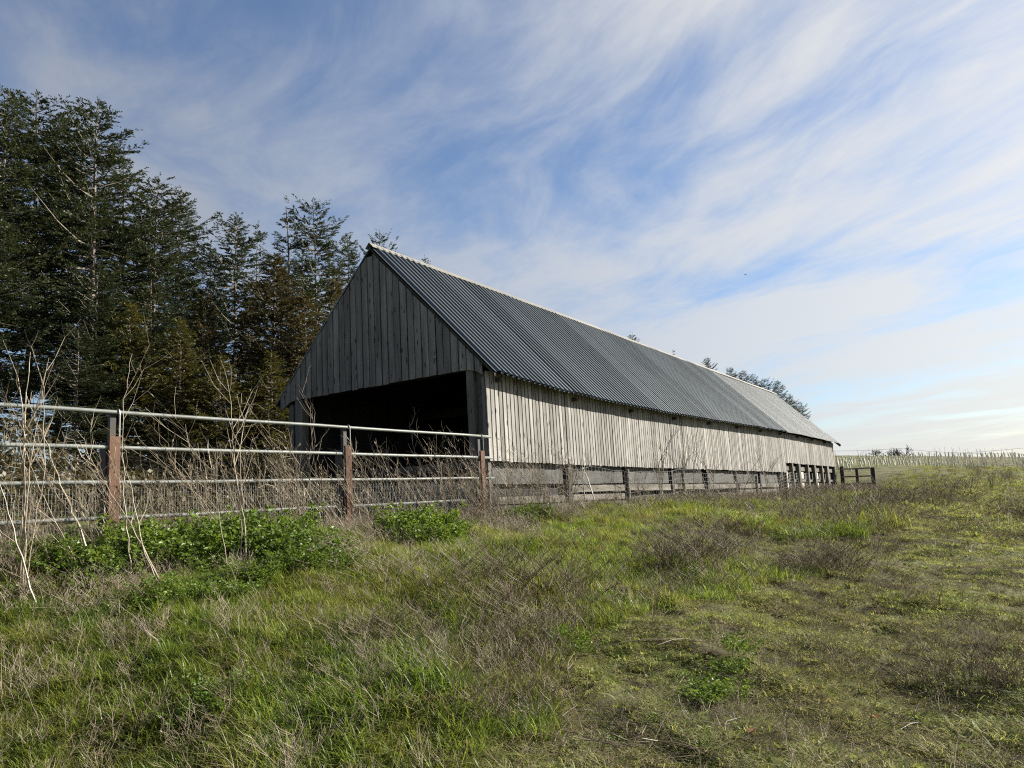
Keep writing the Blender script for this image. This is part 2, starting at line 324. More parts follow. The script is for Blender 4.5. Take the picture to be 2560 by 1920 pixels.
_w = np.linalg.solve(_big, np.append(CP[:, 2], 0))
def _bump(x, y):
    return (0.055 * np.sin(1.9 * x + 0.7 * y) * np.sin(1.3 * y - 0.9 * x + 1.0) + 0.042 * np.sin(3.7 * x + 1.1) * np.sin(3.1 * y + 2.2 + 0.8 * x) + 0.026 * np.sin(7.1 * x - 2.0 * y) * np.sin(6.3 * y + 3.0 * x) + np.clip(1.4 - np.hypot(x, y) / 18, 0, 1) * (0.020 * np.sin(15.3 * x + 4 * np.sin(2.1 * y)) * np.sin(13.7 * y + 4 * np.sin(1.7 * x)) + 0.010 * np.sin(31 * x + 3 * np.sin(5 * y)) * np.sin(27 * y - 3 * np.sin(4 * x))))
def gz(x, y):
    x = np.asarray(x, float); y = np.asarray(y, float); sh = x.shape; x = x.ravel(); y = y.ravel(); o = np.empty_like(x)
    for i in range(0, len(x), 20000):
        xx, yy = x[i:i+20000], y[i:i+20000]
        d2 = (xx[:, None] - CP[None, :, 0]) ** 2 + (yy[:, None] - CP[None, :, 1]) ** 2
        o[i:i+20000] = _phi(d2) @ _w[:_n] + _w[_n]
    r = np.hypot(x, y); far = np.clip((r - 230) / 250, 0, 1); far = far * far * (3 - 2 * far)
    o = o * (1 - far) + far * (-6.0 - r * 0.004)
    o += _bump(x, y) * np.clip(1.2 - r / 60, 0, 1)
    return (o + EYE).reshape(sh)
def g1(x, y): return float(gz(np.array([x]), np.array([y]))[0])
def hit(px, py):
    d = ray(px, py); lo = 1.5; prev = lo
    for t in np.geomspace(1.5, 300, 400):
        p = d * t
        if p[2] + EYE < g1(p[0], p[1]):
            a, b = prev, t
            for _ in range(20):
                mth = (a + b) / 2; q = d * mth
                if q[2] + EYE < g1(q[0], q[1]): b = mth
                else: a = mth
            q = d * b; return np.array([q[0], q[1], q[2] + EYE])
        prev = t
    q = d * 150; return np.array([q[0], q[1], g1(q[0], q[1])])

def build_ground():
    rr = np.concatenate([np.linspace(0.4, 3.4, 10), np.geomspace(3.6, 60, 150), np.geomspace(63, 420, 50), np.geomspace(460, 6000, 14)])
    aa = np.concatenate([np.linspace(-math.pi, -0.95, 50, endpoint=False), np.linspace(-0.95, 0.95, 260, endpoint=False), np.linspace(0.95, math.pi, 50, endpoint=False)])
    R, A = np.meshgrid(rr, aa, indexing='ij'); X = R * np.sin(A); Y = R * np.cos(A); Z = gz(X, Y)
    V = np.stack([X, Y, Z], -1).reshape(-1, 3); nr, na = R.shape
    i = np.arange(nr - 1)[:, None]; j = np.arange(na)[None, :]; j2 = (j + 1) % na
    F = np.stack([(i*na+j), (i*na+j2), ((i+1)*na+j2), ((i+1)*na+j)], -1).reshape(-1, 4)[:, ::-1]
    V = np.vstack([V, [[0, 0, g1(0, 0)]]]); c = len(V) - 1
    o = obj('ground', mesh_data('ground', V, np.ascontiguousarray(F), M['ground'], True))
    jj = np.arange(na); T = np.stack([jj, (jj+1) % na, np.full(na, c)], -1)
    o2 = mesh_data('ground_centre', V, T, M['ground'], True)
    # join the small fan under the viewer into the same sheet
    import bmesh
    bm = bmesh.new(); bm.from_mesh(o.data); bm.verts.ensure_lookup_table()
    for t in T: bm.faces.new([bm.verts[int(k)] for k in t[::-1]]).smooth = True
    bmesh.ops.recalc_face_normals(bm, faces=bm.faces)
    bm.to_mesh(o.data); bm.free(); bpy.data.meshes.remove(o2)
    tag(o, 'grassy field rising gently to a vineyard crest', None, None, 'structure')
    return o
build_ground()
# ------------------------------------------------------------------ barn
ZB = 0.45
th = math.pi / 2 - AZ
_b = bw(0, 0, -ZB)
barn = tag(empty('barn', tuple(_b), th), 'long grey timber barn with slate-blue ribbed roof and one open gable end', 'barn')
def LP(u, v, z): return (u, v, z + ZB + SL * u)
VR, ZR, VE = 3.016, 5.708, -0.317
BL = 33.39
_su = [-0.2, 0.6, 2.4, 4.3, 6.5, 9.4, 13, 17.8, 23.6, 31.7, 33.6]; _sz = [2.345, 2.29, 2.20, 2.178, 2.164, 2.183, 2.236, 2.322, 2.395, 2.388, 2.375]
def eave(u): return float(np.interp(u, _su, _sz))
def roof_z(u, v):
    if v <= VR: return ZR + (eave(u) - ZR) * (VR - v) / (VR - VE)
    return ZR - 0.03 - (v - VR) * 0.942
def roof_sheet(u0, w, rib, nrib, lift):
    prof = []
    p = w / nrib
    for k in range(nrib):
        b = u0 + k * p
        prof += [(b, 0), (b + p * .42, 0), (b + p * .56, rib), (b + p * .86, rib), (b + p * .98, 0.001)]
    prof.append((u0 + w + 0.03, 0))
    ts = [0, .25, .5, .75, 1.0]; V = []; F = []
    du = RNG.uniform(-.004, .004); ve = VE + RNG.uniform(-.012, .012)
    for (u, h) in prof:
        for t in ts:
            v = VR - 0.02 + (ve - VR + 0.02) * t; z = ZR + (eave(u) - ZR) * t - 0.02 + 0.02 * t
            q = 0.707 * (h + lift + 0.006 * math.sin(u * 1.7 + t * 3))
            V.append(LP(u + du * t, v - q, z + q))
    n = len(ts)
    for i in range(len(prof) - 1):
        for j in range(n - 1): F.append((i*n+j, i*n+j+1, (i+1)*n+j+1, (i+1)*n+j))
    return mesh_data('roof_sheet', V, F, M['roof'] if u0 < 21.2 else M['roof_pale'])
u0 = -0.06; k = 0
while u0 < BL + 0.1:
    w = min(1.0, BL + 0.13 - u0)
    if w < 0.15: break
    pale = u0 >= 21.2
    obj('roof_sheet', roof_sheet(u0, w, 0.014 if pale else 0.054, max(1, round(w * (8 if pale else 5))), 0.004 * (k % 2) + RNG.uniform(0, .004)), barn)
    u0 += 1.0; k += 1
# the far slope is out of sight: one plain slope of sheeting
m_ = MB()
m_.hexa([LP(-.06, VR, ZR-.05), LP(BL+.1, VR, ZR-.05), LP(BL+.1, 6.45, roof_z(BL, 6.45)-.04), LP(-.06, 6.45, roof_z(0, 6.45)-.04),
         LP(-.06, VR, ZR-.01), LP(BL+.1, VR, ZR-.01), LP(BL+.1, 6.45, roof_z(BL, 6.45)), LP(-.06, 6.45, roof_z(0, 6.45))])
m_.build('rear_roof_slope', M['roof'], barn)
# unseen layer added under the sheets, so no light comes through the ribs
m_ = MB()
uu = [0.02, 2.4, 6.5, 13, 23.6, BL-.02]
for a, b in zip(uu[:-1], uu[1:]):
    lo = [LP(a, VR, ZR-.09), LP(b, VR, ZR-.09), LP(b, -.10, roof_z(b, -.10)-.06), LP(a, -.10, roof_z(a, -.10)-.06)]
    m_.hexa(lo + [(x, y, z + .025) for x, y, z in lo])
m_.build('roof_light_stop', M['dark_backing'], barn)
# ridge capping in lengths
u0 = -0.10
while u0 < BL + 0.1:
    u1 = min(u0 + 1.83, BL + 0.14); m_ = MB(); j = RNG.uniform(-.006, .006); wg = 0.115
    a = [LP(u0, VR, ZR+.082+j), LP(u0, VR-wg, ZR-wg*.98+.078+j), LP(u0, VR+wg, ZR-wg*.94+.07+j)]
    b = [LP(u1+.04, VR, ZR+.088+j), LP(u1+.04, VR-wg, ZR-wg*.98+.084+j), LP(u1+.04, VR+wg, ZR-wg*.94+.076+j)]
    dn = lambda p: (p[0], p[1], p[2] - .016)
    m_.hexa([dn(a[1]), dn(b[1]), dn(b[0]), dn(a[0]), a[1], b[1], b[0], a[0]])
    m_.hexa([dn(a[0]), dn(b[0]), dn(b[2]), dn(a[2]), a[0], b[0], b[2], a[2]])
    m_.build('ridge_cap', M['ridge'], barn); u0 = u1
# barge board along the near gable slope, thin and dark under the sheet
m_ = MB()
for (v0, v1) in ((VE+.02, VR), (VR, 6.4)):
    lo = [LP(-.062, v0, roof_z(0, v0)-.10), LP(-.022, v0, roof_z(0, v0)-.10), LP(-.022, v1, roof_z(0, v1)-.10), LP(-.062, v1, roof_z(0, v1)-.10)]
    if v0 < 1: m_.hexa(lo + [(x, y, z + .055) for x, y, z in lo])
m_.build('barge_board', M['dark_wood'], barn)
# gable boards
v = 0.02; pitch = 0.1965
while v < 6.30:
    wv = pitch - 0.030 + RNG.uniform(-.006, .006); v1 = min(v + wv, 6.33)
    def zbot(q):
        if q < 0.30: return 2.47 - (0.30 - q) * 0.55
        if q > 5.85: return 2.47 - (q - 5.85) * 0.55
        return 2.467
    jb = RNG.uniform(-.012, .010); jt = RNG.uniform(-.03, .0); ju = RNG.uniform(-.006, .006)
    gap = 0.105 if v < VR else 0.035
    c0, c1 = v, v1; m_ = MB(); tw = RNG.uniform(-.006, .006)
    lo = [(-.052+ju, c0+tw, zbot(c0)+jb), (-.026+ju, c0+tw, zbot(c0)+jb), (-.026+ju, c1+tw, zbot(c1)+jb), (-.052+ju, c1+tw, zbot(c1)+jb)]
    zt0 = roof_z(0, c0) - gap + jt; zt1 = roof_z(0, c1) - gap + jt
    if c0 < VR < c1: zt0 = zt1 = min(zt0, zt1)
    hi = [(-.052+ju, c0, zt0), (-.026+ju, c0, zt0), (-.026+ju, c1, zt1), (-.052+ju, c1, zt1)]
    oz = (lo[0][2] + hi[0][2]) / 2; oy = (c0 + c1) / 2
    m_.hexa([LP(a, b - oy, c - oz - ZB) for a, b, c in lo] + [LP(a, b - oy, c - oz - ZB) for a, b, c in hi])
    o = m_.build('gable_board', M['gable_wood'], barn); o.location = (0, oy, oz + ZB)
    v += pitch
m_ = MB()      # lining sheet added behind the gable gaps to stop light and look dark
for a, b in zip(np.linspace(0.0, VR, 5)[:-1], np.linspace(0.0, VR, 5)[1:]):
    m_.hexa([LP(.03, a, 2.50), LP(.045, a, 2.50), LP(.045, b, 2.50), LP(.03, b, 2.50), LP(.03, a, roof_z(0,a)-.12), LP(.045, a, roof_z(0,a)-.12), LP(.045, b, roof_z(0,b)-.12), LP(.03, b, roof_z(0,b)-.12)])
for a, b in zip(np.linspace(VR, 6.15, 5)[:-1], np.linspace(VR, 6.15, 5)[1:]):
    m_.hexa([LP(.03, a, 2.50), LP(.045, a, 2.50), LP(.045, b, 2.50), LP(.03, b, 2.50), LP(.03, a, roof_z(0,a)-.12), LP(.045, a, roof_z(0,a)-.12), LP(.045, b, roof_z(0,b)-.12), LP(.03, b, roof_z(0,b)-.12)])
m_.build('gable_light_stop', M['dark_backing'], barn)
# long side wall: boards one by one
def board_mesh(ln, w):
    m_ = MB(); m_.box((-w/2, -.022, -ln/2), (w/2, 0, ln/2), 0.0015); return m_.data('wall_board', M['wall_wood'])
TOPZ = 2.40
long_b = [board_mesh(TOPZ - 0.615, w) for w in (.101, .104, .108, .103)]; short_b = [board_mesh(TOPZ - 1.043, w) for w in (.101, .104, .107)]
pw = 0.137; nb = int(BL / pw)
for i in range(nb):
    u = 0.065 + i * (BL - 0.13) / (nb - 1); far = u > 22.3
    me = random.choice(short_b if far else long_b); zc = (TOPZ + (1.043 if far else 0.615)) / 2
    dz = -0.17 * math.exp(-((u - 6.5) / 5.5) ** 2) * 0.15
    o = obj('wall_board', me, barn, LP(u, -.012 + RNG.uniform(-.006, .005), zc + dz + RNG.uniform(-.012, .012)))
    o.rotation_euler = (0, RNG.uniform(-.0022, .0022), RNG.uniform(-.012, .012))
    if abs((u - 3.05) % 6.1) < pw and 2 < u < 22: o.location.x += 0.012
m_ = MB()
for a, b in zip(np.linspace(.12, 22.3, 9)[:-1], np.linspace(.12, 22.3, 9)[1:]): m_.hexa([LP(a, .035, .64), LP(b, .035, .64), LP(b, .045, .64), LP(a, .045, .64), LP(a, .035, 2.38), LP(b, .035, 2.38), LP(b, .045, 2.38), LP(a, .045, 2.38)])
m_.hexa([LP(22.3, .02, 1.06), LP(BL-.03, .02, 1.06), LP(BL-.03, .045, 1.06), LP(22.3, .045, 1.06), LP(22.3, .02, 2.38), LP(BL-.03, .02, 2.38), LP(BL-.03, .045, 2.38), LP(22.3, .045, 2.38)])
m_.build('wall_light_stop', M['dark_backing'], barn)  # sheet added behind the wall boards to stop light leaking through gaps
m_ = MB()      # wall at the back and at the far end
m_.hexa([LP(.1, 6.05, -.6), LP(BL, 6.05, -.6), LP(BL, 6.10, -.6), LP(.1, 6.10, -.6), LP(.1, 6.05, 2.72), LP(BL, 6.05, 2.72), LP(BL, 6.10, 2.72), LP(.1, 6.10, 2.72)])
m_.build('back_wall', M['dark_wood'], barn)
m_ = MB()
q = [(0.03, -.6), (6.04, -.6), (6.04, roof_z(BL, 6.0)-.06), (VR, ZR-.12), (0.03, roof_z(BL, 0.03)-.1)]
vv = [LP(BL-.06, a, b) for a, b in q] + [LP(BL-.02, a, b) for a, b in q]
m_.add(vv, [(4,3,2,1,0), (5,6,7,8,9)] + [(i, (i+1) % 5, 5+(i+1) % 5, 5+i) for i in range(5)])
m_.build('end_wall', M['wall_wood'], barn)
# far barge end seen against the sky
m_ = MB(); m_.beam(LP(BL+.10, 0.3, roof_z(BL, .3)-.06), LP(BL+.10, VE-.09, roof_z(BL, VE-.09)-.06), .05, .13); m_.build('barge_end', M['dark_wood'], barn)
# posts of the open gable
def post_box(name, u, v, mat, hang=2.47): m_ = MB(); m_.box((u[0], v[0], -.25), (u[1], v[1], hang + ZB), .004); return m_.build(name, M[mat], barn)
post_box('corner_post', (-.02, .18), (.27, .445), 'post_wood', 2.462)
post_box('gable_post', (-.02, .18), (5.50, 5.75), 'post_wood', 2.462)
post_box('side_post', (.03, .16), (5.88, 6.03), 'post_wood', 2.40)
m_ = MB(); m_.box((.09, .03, -.2), (.115, .265, 2.40 + ZB)); m_.build('jamb_board', M['post_wood'], barn)
m_ = MB(); m_.box((-.005, .005, -.2), (.085, .075, 2.28 + ZB)); m_.build('jamb_post', M['post_wood'], barn)
m_ = MB(); m_.box((.045, .10, 1.72 + ZB), (.088, .19, 1.92 + ZB)); m_.build('bracket', M['concrete'], barn)
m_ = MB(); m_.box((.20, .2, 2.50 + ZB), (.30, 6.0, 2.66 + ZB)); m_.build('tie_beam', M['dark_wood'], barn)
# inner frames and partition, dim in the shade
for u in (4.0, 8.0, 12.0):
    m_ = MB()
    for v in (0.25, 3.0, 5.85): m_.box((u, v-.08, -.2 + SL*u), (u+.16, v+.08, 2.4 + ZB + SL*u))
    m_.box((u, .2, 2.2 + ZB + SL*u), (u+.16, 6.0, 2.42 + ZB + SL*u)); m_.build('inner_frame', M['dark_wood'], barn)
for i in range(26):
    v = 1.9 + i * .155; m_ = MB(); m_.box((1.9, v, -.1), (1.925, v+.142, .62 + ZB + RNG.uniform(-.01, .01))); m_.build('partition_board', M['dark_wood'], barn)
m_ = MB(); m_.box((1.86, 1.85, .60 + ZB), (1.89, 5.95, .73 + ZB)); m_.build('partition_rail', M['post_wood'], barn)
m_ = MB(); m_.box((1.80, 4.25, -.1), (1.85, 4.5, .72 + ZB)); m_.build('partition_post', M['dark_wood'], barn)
# lower wall below the boarding: posts, panels and planks bay by bay
for i in range(8):
    u = .10 + i * 3.05
    m_ = MB(); m_.box((u-.06, .03, -.3 + SL*u), (u+.06, .16, .66 + ZB + SL*u), .005); m_.build('wall_post', M['dark_wood'], barn)
    if i == 7: break
    a, b = u + .07 + RNG.uniform(0, .25), min(u + 2.98 - RNG.uniform(0, .3), 22.3)
    for z0, z1, v, mt in ((.17, .60, .10, 'concrete'), (-.03 , .135, .055, 'plank_wood'), (-.24, -.09, .065, 'plank_wood'), (-.62, -.27, .085, 'concrete')):
        if mt == 'plank_wood' and RNG.random() < .28: continue
        j = RNG.uniform(-.02, .02, 4); m_ = MB()
        m_.hexa([LP(a, v, z0+j[0]), LP(b, v, z0+j[1]), LP(b, v+.05, z0+j[1]), LP(a, v+.05, z0+j[0]), LP(a, v, z1+j[2]*.4), LP(b, v, z1+j[3]*.4), LP(b, v+.05, z1+j[3]*.4), LP(a, v+.05, z1+j[2]*.4)])
        m_.build('wall_panel' if mt == 'concrete' else 'wall_plank', M[mt], barn)
m_ = MB(); m_.hexa([LP(.1, .2, -.6), LP(BL-.1, .2, -.6), LP(BL-.1, .22, -.6), LP(.1, .22, -.6), LP(.1, .2, .64), LP(BL-.1, .2, .64), LP(BL-.1, .22, .64), LP(.1, .22, .64)]); m_.build('plinth_backing', M['dark_backing'], barn)  # near-black sheet added behind the gaps of the lower wall
# feed barrier in the far bay
for u, w in ((22.35, .14), (23.6, .16), (24.9, .34), (26.7, .18), (28.2, .36), (29.9, .18), (31.3, .40), (33.25, .22)):
    m_ = MB(); ln = RNG.uniform(-.05, .05)
    m_.hexa([LP(u-w/2+ln, -.02, -.7), LP(u+w/2+ln, -.02, -.7), LP(u+w/2+ln, .11, -.7), LP(u-w/2+ln, .11, -.7), LP(u-w/2, -.02, 1.04), LP(u+w/2, -.02, 1.04), LP(u+w/2, .11, 1.04), LP(u-w/2, .11, 1.04)])
    m_.build('barrier_post', M['post_wood'], barn)
for z0, z1, mt in ((.72, .93, 'post_wood'), (.20, .31, 'plank_wood')):
    m_ = MB(); m_.hexa([LP(22.4, .115, z0), LP(33.2, .115, z0), LP(33.2, .16, z0), LP(22.4, .16, z0), LP(22.4, .115, z1), LP(33.2, .115, z1), LP(33.2, .16, z1), LP(22.4, .16, z1)]); m_.build('barrier_rail', M[mt], barn)
for u0, u1 in ((22.6, 23.25), (25.5, 26.3), (28.75, 29.5)):
    for z0, z1 in ((.36, .70), (-.42, .14)):
        m_ = MB(); m_.hexa([LP(u0, .165, z0), LP(u1, .165, z0), LP(u1, .19, z0), LP(u0, .19, z0), LP(u0, .165, z1), LP(u1, .165, z1), LP(u1, .19, z1), LP(u0, .19, z1)]); m_.build('barrier_panel', M['pale_panel'], barn)
# rafter tails under the eave
for i in range(11):
    u = .35 + i * 3.05; z = eave(u) - .01
    m_ = MB(); m_.box((u-.04, -.16, z - .10 + ZB + SL*u), (u+.04, -.036, z - .01 + ZB + SL*u), .004); m_.build('rafter_tail', M['dark_wood'], barn)
# ------------------------------------------------------------------ pipe rail fence in line with the barn wall
def unit(v): v = np.asarray(v, float); return v / np.linalg.norm(v)
railpx = [((0, 1011, 7.21), (1226.5, 1091.3, 13.95)), ((0, 1110.5, 7.21), (1230.5, 1143.8, 13.95)), ((0, 1208.6, 7.21), (1235, 1194.4, 13.97)), ((0, 1308, 7.21), (1196, 1248.5, 13.80))]
rails = [(at(*a), at(*b)) for a, b in railpx]
fd = unit((rails[0][1] - rails[0][0]) * np.array([1, 1, 0])); fn = np.array([fd[1], -fd[0], 0])     # along, and out towards the field
F0 = rails[0][0].copy(); F0[2] = 0
def fpos(s): return F0 + fd * s
def rail_pt(k, s):
    a, b = rails[k]; ln = (b - a)[:2] @ fd[:2]; return a + (b - a) * (s / ln)
def s_of(px):                                     # distance along the fence for a photo column near the top rail
    lo, hi = -1, 12
    for _ in range(40):
        m = (lo + hi) / 2; q = rail_pt(1, m); d = q - np.array([0, 0, EYE])
        r, dep, up = d[0], d[1]*_c + d[2]*_s, -d[1]*_s + d[2]*_c
        x = 1280 + FPX * (r*_cr - up*_sr) / dep
        if x < px: lo = m
        else: hi = m
    return lo
S1, S2, S3 = s_of(286), s_of(868), s_of(1203); SEND = (rails[0][1] - rails[0][0])[:2] @ fd[:2]
S0 = S1 - (S2 - S1)
c0 = fpos((S0 + SEND) / 2)
pf = tag(empty('pipe_fence', (c0[0], c0[1], g1(c0[0], c0[1]))), 'four rail galvanised pipe fence with brown posts in front of the open barn gable', 'fence')
_fo = np.array(pf.location)
for kk in range(4):
    m_ = MB(); p0 = rail_pt(kk, S0 - .4); p1 = rails[kk][1]
    n_ = 14; pts = [p0 + (p1 - p0) * t - _fo + np.array([0, 0, -.008 * math.sin(math.pi * ((t * 3.3) % 1))]) for t in np.linspace(0, 1, n_)]
    m_.tube(pts, .0245, 10); m_.build('rail', M['galv'], pf, True)
for si in (S0, S1, S2, S3):
    q = fpos(si); gzz = g1(q[0], q[1]); zt = rail_pt(0, si)[2]; z2 = rail_pt(1, si)[2]
    def fb(name, s0, s1, n0, n1, z0, z1, mat, lean=0.0):
        m_ = MB(); v = []
        for z in (z0, z1):
            for (s_, n_) in ((s0, n0), (s1, n0), (s1, n1), (s0, n1)):
                w = fpos(si + s_ + lean * (z - gzz)) + fn * n_; v.append((w[0] - _fo[0], w[1] - _fo[1], z - _fo[2]))
        m_.hexa(v); return m_.build(name, M[mat], pf)
    fb('steel_post', -.06, .055, -.18, -.03, gzz - .2, z2 + .06, 'dark_steel')
    fb('post_extension', -.02, .045, -.09, -.03, z2 + .055, zt - .02, 'dark_steel')
    fb('post_plank', -.052, .066, .027, .065, gzz - .2, z2 + .12, 'brown_wood', -.01)
    m_ = MB(); a = rail_pt(0, si + .05)
    arc = [a + fn * (.032 * math.cos(t)) + np.array([0, 0, .032 * math.sin(t)]) - _fo for t in np.linspace(math.pi, 0, 7)]
    arc += [a + fn * .040 + np.array([0, 0, -.03]) - _fo, a + fn * .045 + np.array([0, 0, z2 + .12 - a[2]]) - _fo]
    m_.tube(arc, .009, 5); m_.build('saddle_strap', M['wire'], pf)
# weld mesh from the third rail down to the ground
m_ = MB(); s_ = S0
while s_ < SEND - .05:
    a = rail_pt(2, s_) + fn * -.03; z0 = g1(a[0], a[1]) - .02
    m_.tube([a - _fo, np.array([a[0], a[1], z0]) - _fo], .0017, 3, False); s_ += .034
for k in range(10):
    pts = []
    for s_ in np.linspace(S0, SEND - .05, 30):
        a = rail_pt(2, s_) + fn * -.033; pts.append(a + np.array([0, 0, -.03 - .092 * k]) - _fo)
    m_.tube(pts, .0017, 3, False)
tag(m_.build('wire_mesh', M['wire'], pf), kind='stuff')

# ------------------------------------------------------------------ wire netting fence along the barn wall
nq = bw(0.5, -.75); nf = tag(empty('netting_fence', (nq[0], nq[1], g1(nq[0], nq[1]))), 'sagging wire stock netting on thin grey stakes along the long barn wall', 'fence'); _no = np.array(nf.location)
for u in (4.55, 8.1, 15.0, 23.0):
    p = bw(u, -.75); z = g1(p[0], p[1]); m_ = MB(); m_.box((-.035, -.035, -.2), (.035, .035, .98 + RNG.uniform(-.05, .05)), .006)
    o = m_.build('stake', M['post_wood'], nf); o.location = (p[0]-_no[0], p[1]-_no[1], z-_no[2]); o.rotation_euler = (RNG.uniform(-.04, .04), RNG.uniform(-.06, .03), th)
for k in range(8):
    pts = []
    for u in np.linspace(.3, 23, 60):
        p = bw(u, -.80); pts.append((p[0]-_no[0], p[1]-_no[1], g1(p[0], p[1]) + .95 - .12 * k - .03 * abs(math.sin(u * .8)) - _no[2]))
    m_ = MB(); m_.tube(pts, .0038, 3, False); m_.build('line_wire', M['wire'], nf)
m_ = MB()
for u in np.arange(.3, 23, .16):
    p = bw(u, -.803); z = g1(p[0], p[1]); m_.tube([(p[0]-_no[0], p[1]-_no[1], z + .93 - _no[2]), (p[0]-_no[0], p[1]-_no[1], z + .10 - _no[2])], .002, 3, False)
tag(m_.build('stay_wires', M['wire'], nf), kind='stuff')

# ------------------------------------------------------------------ small pen fence past the far corner
pq = bw(BL + .4, -.3); pe = tag(empty('pen_fence', (pq[0], pq[1], g1(pq[0], pq[1])), th), 'short dark post and pale rail pen fence at the far corner of the barn', 'fence')
for v, h, w in ((0.05, 1.40, .20), (-.72, 1.30, .16), (-1.55, 1.28, .22)):
    p = bw(BL + .4, v - .3); z = g1(p[0], p[1]) - pe.location.z; m_ = MB(); m_.box((-w/2, -w/2, z - .2), (w/2, w/2, z + h), .01); o = m_.build('post', M['dark_wood'], pe); o.location = (0, v, 0); o.rotation_euler = (.02, 0, 0)
for z in (1.24, .80, .38):
    m_ = MB(); m_.beam((-.12, 0.05, z), (-.12, -1.5, z - .02), .05, .075); m_.build('rail', M['plank_wood'], pe)
# ------------------------------------------------------------------ conifers: trunk, limbs and needle sprays
def shoots_mesh(base, dirs, lens, wid):
    """thin leaf quads: base (n,3), dirs (n,3) unit, lens (n,), wid (n,)"""
    n = len(base); rv = RNG.normal(size=(n, 3)); sd = np.cross(dirs, rv); sd /= np.linalg.norm(sd, axis=1)[:, None] + 1e-9
    mid = base + dirs * (lens * .45)[:, None]; tip = base + dirs * lens[:, None]; h = (wid * .5)[:, None]
    V = np.stack([base, mid + sd * h, tip, mid - sd * h], 1).reshape(-1, 3)
    F = np.arange(n * 4).reshape(n, 4)
    return V, F
def conifer(seed, h, rmax, start, droop, dens, sparse=0.0, shoot=.10, wid=.042, whorl=.43, tp=.72):
    r_ = np.random.default_rng(seed); wood = MB(); B = []; D = []; Ls = []; Wd = []
    npt = 14; zz = np.linspace(0, h, npt); lean = r_.normal(0, .10, 2); wob = np.cumsum(r_.normal(0, .018, (npt, 2)), 0)
    tx = wob[:, 0] + lean[0] * (zz / h) ** 2; ty = wob[:, 1] + lean[1] * (zz / h) ** 2
    rt = .010 * h * (1 - zz / h) ** .9 + .010
    wood.tube(np.stack([tx, ty, zz], 1), rt, 7)
    z = h * start * .55
    while z < h * .985:
        t = z / h; cl = max(0, (z - h * start) / (h * (1 - start)))
        live = z > h * start
        L0 = (rmax * ((1 - cl) ** tp) * (1.0 if live else .75) + .10) * r_.uniform(.62, 1.2) * min(1.0, .30 + (1 - cl) / .22)
        nb = r_.integers(5, 8) if live else r_.integers(1, 4)
        ph = r_.uniform(0, 6.28)
        for b in range(nb):
            if live and r_.random() < sparse: continue
            a = ph + b * 2 * math.pi / nb + r_.normal(0, .25); Lb = L0 * r_.uniform(.55, 1.18)
            el = (0.42 * cl ** 1.5 - droop * (1 - cl)) + r_.normal(0, .12)
            s = np.linspace(0, 1, 7); hor = Lb * s * math.cos(el); up = Lb * (s * math.sin(el) + .22 * s ** 2 * (1 - .3 * cl) - .10 * np.sin(math.pi * s))
            ba = a + .25 * r_.normal() * s
            ox = np.interp(z, zz, tx); oy = np.interp(z, zz, ty)
            P = np.stack([ox + hor * np.cos(ba), oy + hor * np.sin(ba), z + up], 1)
            if Lb > .5: wood.tube(P[::2], np.linspace(.012 + .008 * Lb, .004, 4), 3)
            if not live:
                # bare dead side twigs
                if r_.random() < .6:
                    i = r_.integers(2, 6); e = P[i] + np.array([math.cos(a + .8), math.sin(a + .8), -.1]) * Lb * .3; wood.tube([P[i], e], [.006, .003], 3)
                if r_.random() < .55: continue
            nt = max(3, int(Lb * dens)); ts = np.sort(r_.uniform(.16 if live else .5, 1.0, nt)); ts = np.append(ts, 1.0)
            for ti in ts:
                c = np.array([np.interp(ti, s, P[:, k]) for k in range(3)]); side = r_.choice([-1, 1])
                tl = (.30 * Lb * (1.05 - ti) + .15) * r_.uniform(.7, 1.2); ang = a + side * r_.uniform(.55, 1.0) * (0.15 if ti > .99 else 1)
                ed = np.array([math.cos(ang), math.sin(ang), r_.uniform(-.14, .08) + .30 * cl]); ed /= np.linalg.norm(ed)
                ns = max(3, int(tl / .024)); q = np.linspace(.08, 1, ns)
                base = c + ed * (q * tl)[:, None] + np.array([0, 0, -1]) * (.22 * (q * tl) ** 2)[:, None] * (1 - cl)
                pr = np.cross(ed, [0, 0, 1]); pr /= np.linalg.norm(pr) + 1e-9; sg = np.where(np.arange(ns) % 2 == 0, 1, -1)[:, None]
                dd = ed * .75 + pr * sg * r_.uniform(.1, .8, (ns, 1)) + np.array([0, 0, 1]) * r_.normal(.16, .34, (ns, 1)); dd[-1] = ed
                dd /= np.linalg.norm(dd, axis=1)[:, None]
                B.append(base); D.append(dd); Ls.append(shoot * r_.uniform(.6, 1.2, ns)); Wd.append(wid * r_.uniform(.7, 1.3, ns))
        z += whorl * r_.uniform(.6, 1.3) * (1.0 - .45 * cl) * (h / 14)
    # leader
    top = np.array([tx[-1], ty[-1], h]); k = 14; q = np.linspace(0, 1, k)
    B.append(top - np.array([0, 0, 1]) * ((1 - q) * .8)[:, None]); an = r_.uniform(0, 6.28, k); D.append(np.stack([np.cos(an) * .5, np.sin(an) * .5, np.full(k, .85)], 1)); Ls.append(np.full(k, shoot)); Wd.append(np.full(k, wid))
    V, F = shoots_mesh(np.concatenate(B), np.concatenate(D), np.concatenate(Ls), np.concatenate(Wd))
    return wood, V, F
TV = {}
def variant(key, mat, *a, **k):
    wood, V, F = conifer(*a, **k); TV[key] = (wood.data('trunk', M['bark']), mesh_data('crown', V, F, M[mat]), float(np.percentile(V[:, 2], 99.97)))
variant('fir0', 'fir', 11, 14.0, 2.9, .42, .10, 12, .16, tp=.5)
variant('fir1', 'fir', 12, 14.0, 3.1, .32, .05, 13, .12, tp=.62)
variant('fir2', 'fir', 13, 14.0, 2.8, .30, .02, 12, .16, tp=.45)
